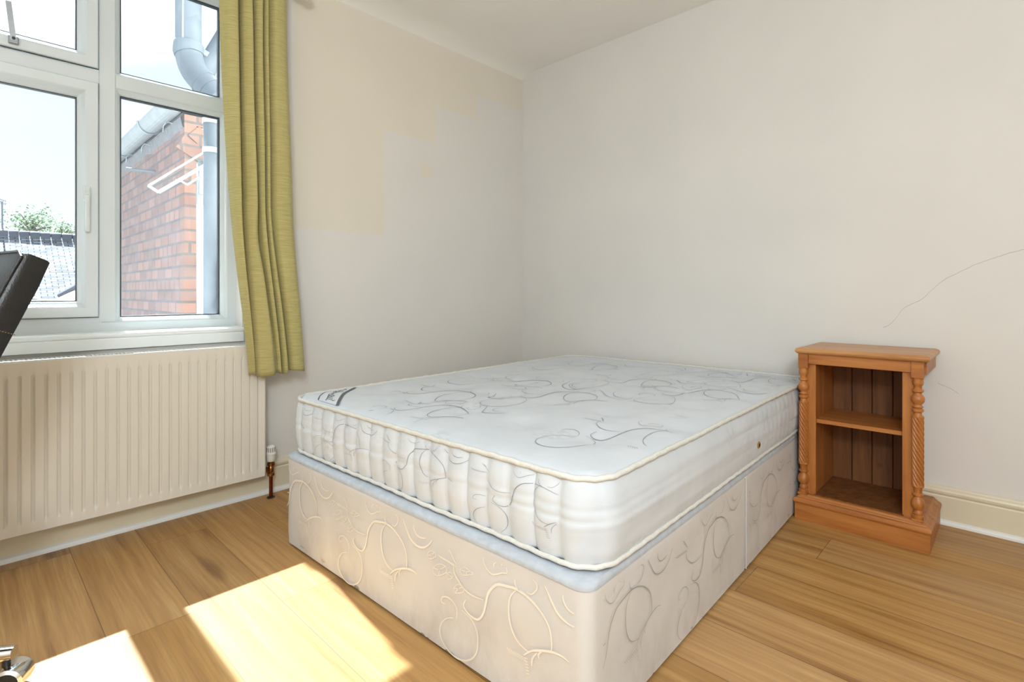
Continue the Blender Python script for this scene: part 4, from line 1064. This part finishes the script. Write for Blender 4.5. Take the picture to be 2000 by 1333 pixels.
# arched lintel
ar = MB()
for k in range(7):
    a = math.radians(150 - 12 * k); r_ = .5
    cyy, czz = WA + .43, 1.62
    ar.obox((HX1 + .004, cyy + r_ * math.cos(a), czz + r_ * math.sin(a) * .72), Vector((1, 0, 0)), Vector((math.cos(a), math.sin(a), 0)).cross(Vector((0, 0, 1))).normalized() * 0 + Vector((0, -math.sin(a), math.cos(a))), Vector((0, math.cos(a), math.sin(a))), .006, .045, .1)
ar.build('brick_arch', 'brick_y', hs)
# mortar flashing under the gutter, gutter with brackets
fl = MB(); V = []; m_ = 60
for i in range(m_ + 1):
    x = HX0 + (HX1 - HX0) * i / m_; d1 = .02 + .018 * noise.noise(Vector((x * 6, 0, 0)))
    V += [(x, HYF - .002, 2.03), (x, HYF - .022 - .006 * noise.noise(Vector((x * 9, 2, 0))), 2.0), (x, HYF - .010, 1.965 - d1), (x, HYF + .001, 1.955 - d1)]
fl.add(V, [(i * 4 + k, i * 4 + k + 1, (i + 1) * 4 + k + 1, (i + 1) * 4 + k) for i in range(m_) for k in range(3)], 0, True); fl.build('mortar_fillet', 'cement', hs)
gy, gz, gr = HYF - .075, 2.055, .062
gt = MB(); prof = [(gr * math.cos(math.radians(a)), gr * math.sin(math.radians(a))) for a in range(-180, 1, 15)] + [((gr - .006) * math.cos(math.radians(a)), (gr - .006) * math.sin(math.radians(a))) for a in range(0, -181, -15)]
gt.prism(prof, (HX0 - .1, gy, gz), (HX1 + .10, gy, gz), frame=lambda p: Vector((0, p[0], p[1])))
gto = gt.build('gutter', 'gutter', hs)
for x in (-1.62, -2.45, -3.3):
    MB().tube([(x, gy + (gr + .005) * math.cos(math.radians(a)), gz + (gr + .005) * math.sin(math.radians(a))) for a in range(-185, 6, 10)], .006, 8).build('gutter_bracket', 'wire', gto)
rf = MB(); rf.add([(HX0 - .1, HYF - .06, 2.09), (HX1 + .1, HYF - .06, 2.09), (HX1 + .1, HYB, 2.75), (HX0 - .1, HYB, 2.75), (HX0 - .1, HYF - .06, 2.06), (HX1 + .1, HYF - .06, 2.06), (HX1 + .1, HYB, 2.70), (HX0 - .1, HYB, 2.70)],
    [(0, 1, 2, 3), (7, 6, 5, 4), (0, 4, 5, 1), (1, 5, 6, 2), (2, 6, 7, 3), (3, 7, 4, 0)]); rf.build('roof', 'slate', hs)
# overflow pipe and wire hooks on the wall
p1, p2 = on_y(303, 336, HYF), None
MB().tube([p1, at(246, 330, (p1 - CAM).dot(FW) - .10)], .011, 12).build('overflow_pipe', 'pipe', hs)
for (u, v) in ((345, 243), (300, 285), (268, 305)):
    q = on_y(u, v, HYF); MB().tube([q, q + Vector((-.02, -.05, .008)), q + Vector((-.05, -.06, -.012)), q + Vector((-.06, -.06, -.05))], .0035, 6).build('wire_hook', 'wire', hs)

# soil pipe with bends, and rainwater pipe
sp = empty('soil_pipe', (-.55, -1.85, -2.8), 'grey plastic soil pipe with elbow and branch just outside the right panes', 'pipe')
A1 = at(368, -160, 2.775); A2 = at(368, 90, 2.775)
MB().tube([A1, A2], 0.0611, 32).build('vertical_pipe', 'pipe', sp)
B0 = at(369, 92, 2.775); pts = [B0, at(370, 112, 2.775), at(375, 130, 2.764), at(384, 146, 2.753), at(396, 160, 2.742), at(412, 176, 2.731), at(432, 196, 2.720)]
MB().tube([tuple(catm([tuple(p) for p in pts], i / 24)) for i in range(25)], 0.0644, 32).build('elbow', 'pipe', sp)
MB().tube([at(368, 84, 2.775), at(368, 88, 2.775), at(368, 104, 2.775), at(369, 108, 2.775)], [.0666, .071, .071, .0666], 32).build('socket_collar', 'pipe', sp)
MB().tube([at(397, 161, 2.742), at(399, 163, 2.742)], [.068, .068], 32).build('socket_collar', 'pipe', sp)
MB().tube([at(411, 175, 2.731), at(413, 177, 2.731)], [.068, .068], 32).build('socket_collar', 'pipe', sp)
MB().bar(at(358, -160, 2.714), at(357, 82, 2.714), .006, .004, up=(1, 0, 0)).build('pipe_rib', 'pipe_w', sp)
sp2 = sp
MB().tube([at(392, 150, 3.019), at(440, 72, 3.019)], 0.0533, 28).build('branch_length', 'pipe', sp2)
MB().tube([at(404, 112, 3.019), at(409, 104, 3.019), at(414, 120, 2.953)][:2], 0.0644, 28).build('branch_socket', 'gutter', sp2)
for (u, v) in ((414, 72), (418, 50)):
    cc = at(u + 14, v + 14, 2.997); V_ = []
    for k in range(13):
        a = math.radians(140 - 20 * k * .9); V_.append(cc + RT * (.055 * math.cos(a) * .7) + Vector((0, 0, .085 * math.sin(a) * .7)) + FW * (.05 * math.sin(a * .5)))
    MB().tube(V_, 0.0072, 8).build('wire_guard', 'wire', sp2)
dp_ = sp
D1 = at(413, 190, 2.775); D2 = Vector((D1.x, D1.y, -2.8))
MB().tube([D1, D2], 0.0377, 28).build('downpipe', 'pipe', dp_)
for v in (238, 295): MB().tube([at(413, v - 5, 2.775), at(413, v + 5, 2.775)], 0.0427, 28).build('pipe_clip', 'pipe_w', dp_)
MB().bar(at(422, 200, 2.797) , at(422, 900, 2.797), .04, .02, up=(1, 0, 0)).build('pipe_backing', 'pipe_w', dp_)

# ------------------------------------------------------------------ outside: houses across, trees, aerial
rA, rB = at(-900, 400, 21), at(330, 478, 19.6)
oh = empty('terraced_house', at(-60, 640, 18), 'slate roofed house across the way seen through the casement', 'house')
eA = Vector((rA.x + 3.6, rA.y - .1, rA.z - 2.35)); eB = Vector((rB.x + 3.6, rB.y, rB.z - 2.35))
rf = MB(); th = Vector((0, 0, -.08)); rf.add([rA, rB, eB, eA, rA + th, rB + th, eB + th, eA + th], [(0, 1, 2, 3), (7, 6, 5, 4), (0, 4, 5, 1), (1, 5, 6, 2), (2, 6, 7, 3), (3, 7, 4, 0)])
bk_ = Vector((-3.6, 0, -2.35)); rf.add([rA, rB, rB + bk_, rA + bk_], [(3, 2, 1, 0)])
rf.build('slate_roof', 'slate', oh)
rd = MB(); nR = 62
for i in range(nR):
    a = rA.lerp(rB, (i + .03) / nR); c = rA.lerp(rB, (i + .95) / nR); V = []
    for (p, rr) in ((a, .15), (a.lerp(c, .06), .175), (a.lerp(c, .94), .175), (c, .15)):
        for k in range(9):
            an = math.radians(-35 + 250 * k / 8); V.append(p + Vector((math.cos(an) * rr, 0, math.sin(an) * rr)))
    rd.add(V, [(q * 9 + k, q * 9 + k + 1, (q + 1) * 9 + k + 1, (q + 1) * 9 + k) for q in range(3) for k in range(8)], 0, True)
rdo = rd.build('ridge_tiles', 'ridge', oh)
wl = MB(); wl.add([eA + Vector((-.3, 0, -.02)), eB + Vector((-.3, 0, -.02)), Vector((eB.x - .3, eB.y, -2.8)), Vector((eA.x - .3, eA.y, -2.8)), eA + Vector((-3, 0, -.02)), eB + Vector((-3, 0, -.02)), Vector((eB.x - 3, eB.y, -2.8)), Vector((eA.x - 3, eA.y, -2.8))],
    [(0, 1, 2, 3), (7, 6, 5, 4), (0, 4, 5, 1), (1, 5, 6, 2), (2, 6, 7, 3), (3, 7, 4, 0)]); wl.build('brick_front', 'brick_y', oh)
gt = MB(); gt.tube([eA + Vector((.06, 0, -.05)), eB + Vector((.06, 0, -.05))], .06, 10); gt.build('eaves_gutter', 'ridge', oh)
# hipped outbuilding roof nearer to the right
ob = empty('outbuilding', at(150, 640, 12.5), 'low outbuilding with pale tiled hipped roof below the slate roof', 'building')
a_, b_, c_, d_ = at(92, 592, 12.8), at(128, 588.5, 12.7), at(163, 559, 12.3), at(330, 540, 11.5)
e_, f_ = at(250, 622, 10.4), at(120, 612, 11.2)
rf = MB(); rf.add([at(93, 592, 12.8), c_, d_, at(330, 640, 9.5), at(120, 602, 11.2)], [(0, 1, 4), (1, 2, 3, 4)]); rf.build('tiled_roof', 'pinkroof', ob)
MB().tube([at(118, 577, 12.9), at(150, 560, 12.5), at(175, 545, 12.2)], .07, 8).build('hip_tiles', 'ridge', ob)
MB().tube([at(96, 594, 12.5), at(120, 596, 12.0), at(160, 590, 11.6)], .05, 8).build('roof_gutter', 'ridge', ob)
wv_ = MB(); wa_, wb_ = at(93, 596, 12.7), at(330, 645, 9.6)
wv_.add([wa_, wb_, Vector((wb_.x, wb_.y, -2.8)), Vector((wa_.x, wa_.y, -2.8)), wa_ + Vector((-1.5, 1, 0)), wb_ + Vector((-1.5, 1, 0)), Vector((wb_.x - 1.5, wb_.y + 1, -2.8)), Vector((wa_.x - 1.5, wa_.y + 1, -2.8))],
    [(0, 1, 2, 3), (7, 6, 5, 4), (0, 4, 5, 1), (1, 5, 6, 2), (2, 6, 7, 3), (3, 7, 4, 0)]); wv_.build('brick_wall', 'brick_y', ob)
fh = MB(); p = at(45, 606, 13.6); fh.box(p.x - 1.2, p.x + .6, p.y - .9, p.y + .9, -2.8, at(45, 587, 13.6).z, .02)
tag(fh.build('garden_shed', 'render_w'), 'pale blue flat topped shed just above the casement sill', 'shed')
# aerial
ae = empty('television_aerial', at(5, 470, 19.5), 'thin rooftop television aerial on a mast', 'aerial')
MB().tube([at(5, 470, 20.2), at(4, 393, 20.2)], .025, 8).build('mast', 'wire', ae)
an_ = MB(); an_.tube([at(-2, 392, 20.3), at(12, 397, 19.9)], .018, 6)
for k in range(5): c = at(0 + k * 2.6, 393 + k * .8, 20.1); an_.tube([c - Vector((0, .0, .09)), c + Vector((0, .0, .09))], .01, 5)
an_.build('antenna_array', 'wire', ae)
# trees behind the slate roof, leaf clusters on real branches
def tree(name, cu, cv, d, rw, rh, label, seed, nl):
    rnd = random.Random(seed); base = at(cu, cv, d); root = empty(name, Vector((base.x, base.y, -2.8)), label, 'tree', 'trees behind the slate roof')
    tr = MB(); tr.tube([Vector((base.x, base.y, -2.8)), Vector((base.x, base.y, base.z - rh * .3)), base + Vector((0, 0, rh * .3))], [.22, .14, .04], 10)
    cents = []
    for k in range(16):
        a = rnd.uniform(0, 2 * PI); q = rnd.uniform(.3, .95); c = base + Vector((math.cos(a) * rw * .6 * q, math.sin(a) * rw * q, rnd.uniform(-.9, .9) * rh * (1.05 - q * .5)))
        cents.append(c); tr.tube([Vector((base.x, base.y, base.z - rh * .5)), (base + c) / 2 + Vector((0, 0, -.1)), c], [.06, .035, .012], 6)
    tr.build('trunk', 'bark', root)
    lf = MB()
    for k in range(nl):
        c = rnd.choice(cents) + Vector((rnd.gauss(0, .26), rnd.gauss(0, .30), rnd.gauss(0, .22)))
        a = Vector((rnd.gauss(0, 1), rnd.gauss(0, 1), rnd.gauss(0, .6))).normalized(); b2 = a.cross(Vector((rnd.gauss(0, 1), rnd.gauss(0, 1), rnd.gauss(0, 1)))).normalized(); s_ = rnd.uniform(.05, .10)
        lf.add([c - a * s_, c + b2 * s_ * .5, c + a * s_, c - b2 * s_ * .5], [(0, 1, 2, 3)])
    lf.build('foliage', 'leaf', root)
tree('tree', 62, 440, 26, .75, .85, 'bushy tree rising tallest behind the slate roof ridge', 3, 900)
tree('tree', 125, 452, 33, .85, .55, 'lower bushy tree behind the roof ridge beside the casement frame', 5, 800)
struct(MB().box(-60, WO - .01, -40, 40, -2.9, -2.8).build('trim_5', 'ground'), 'ground outside')
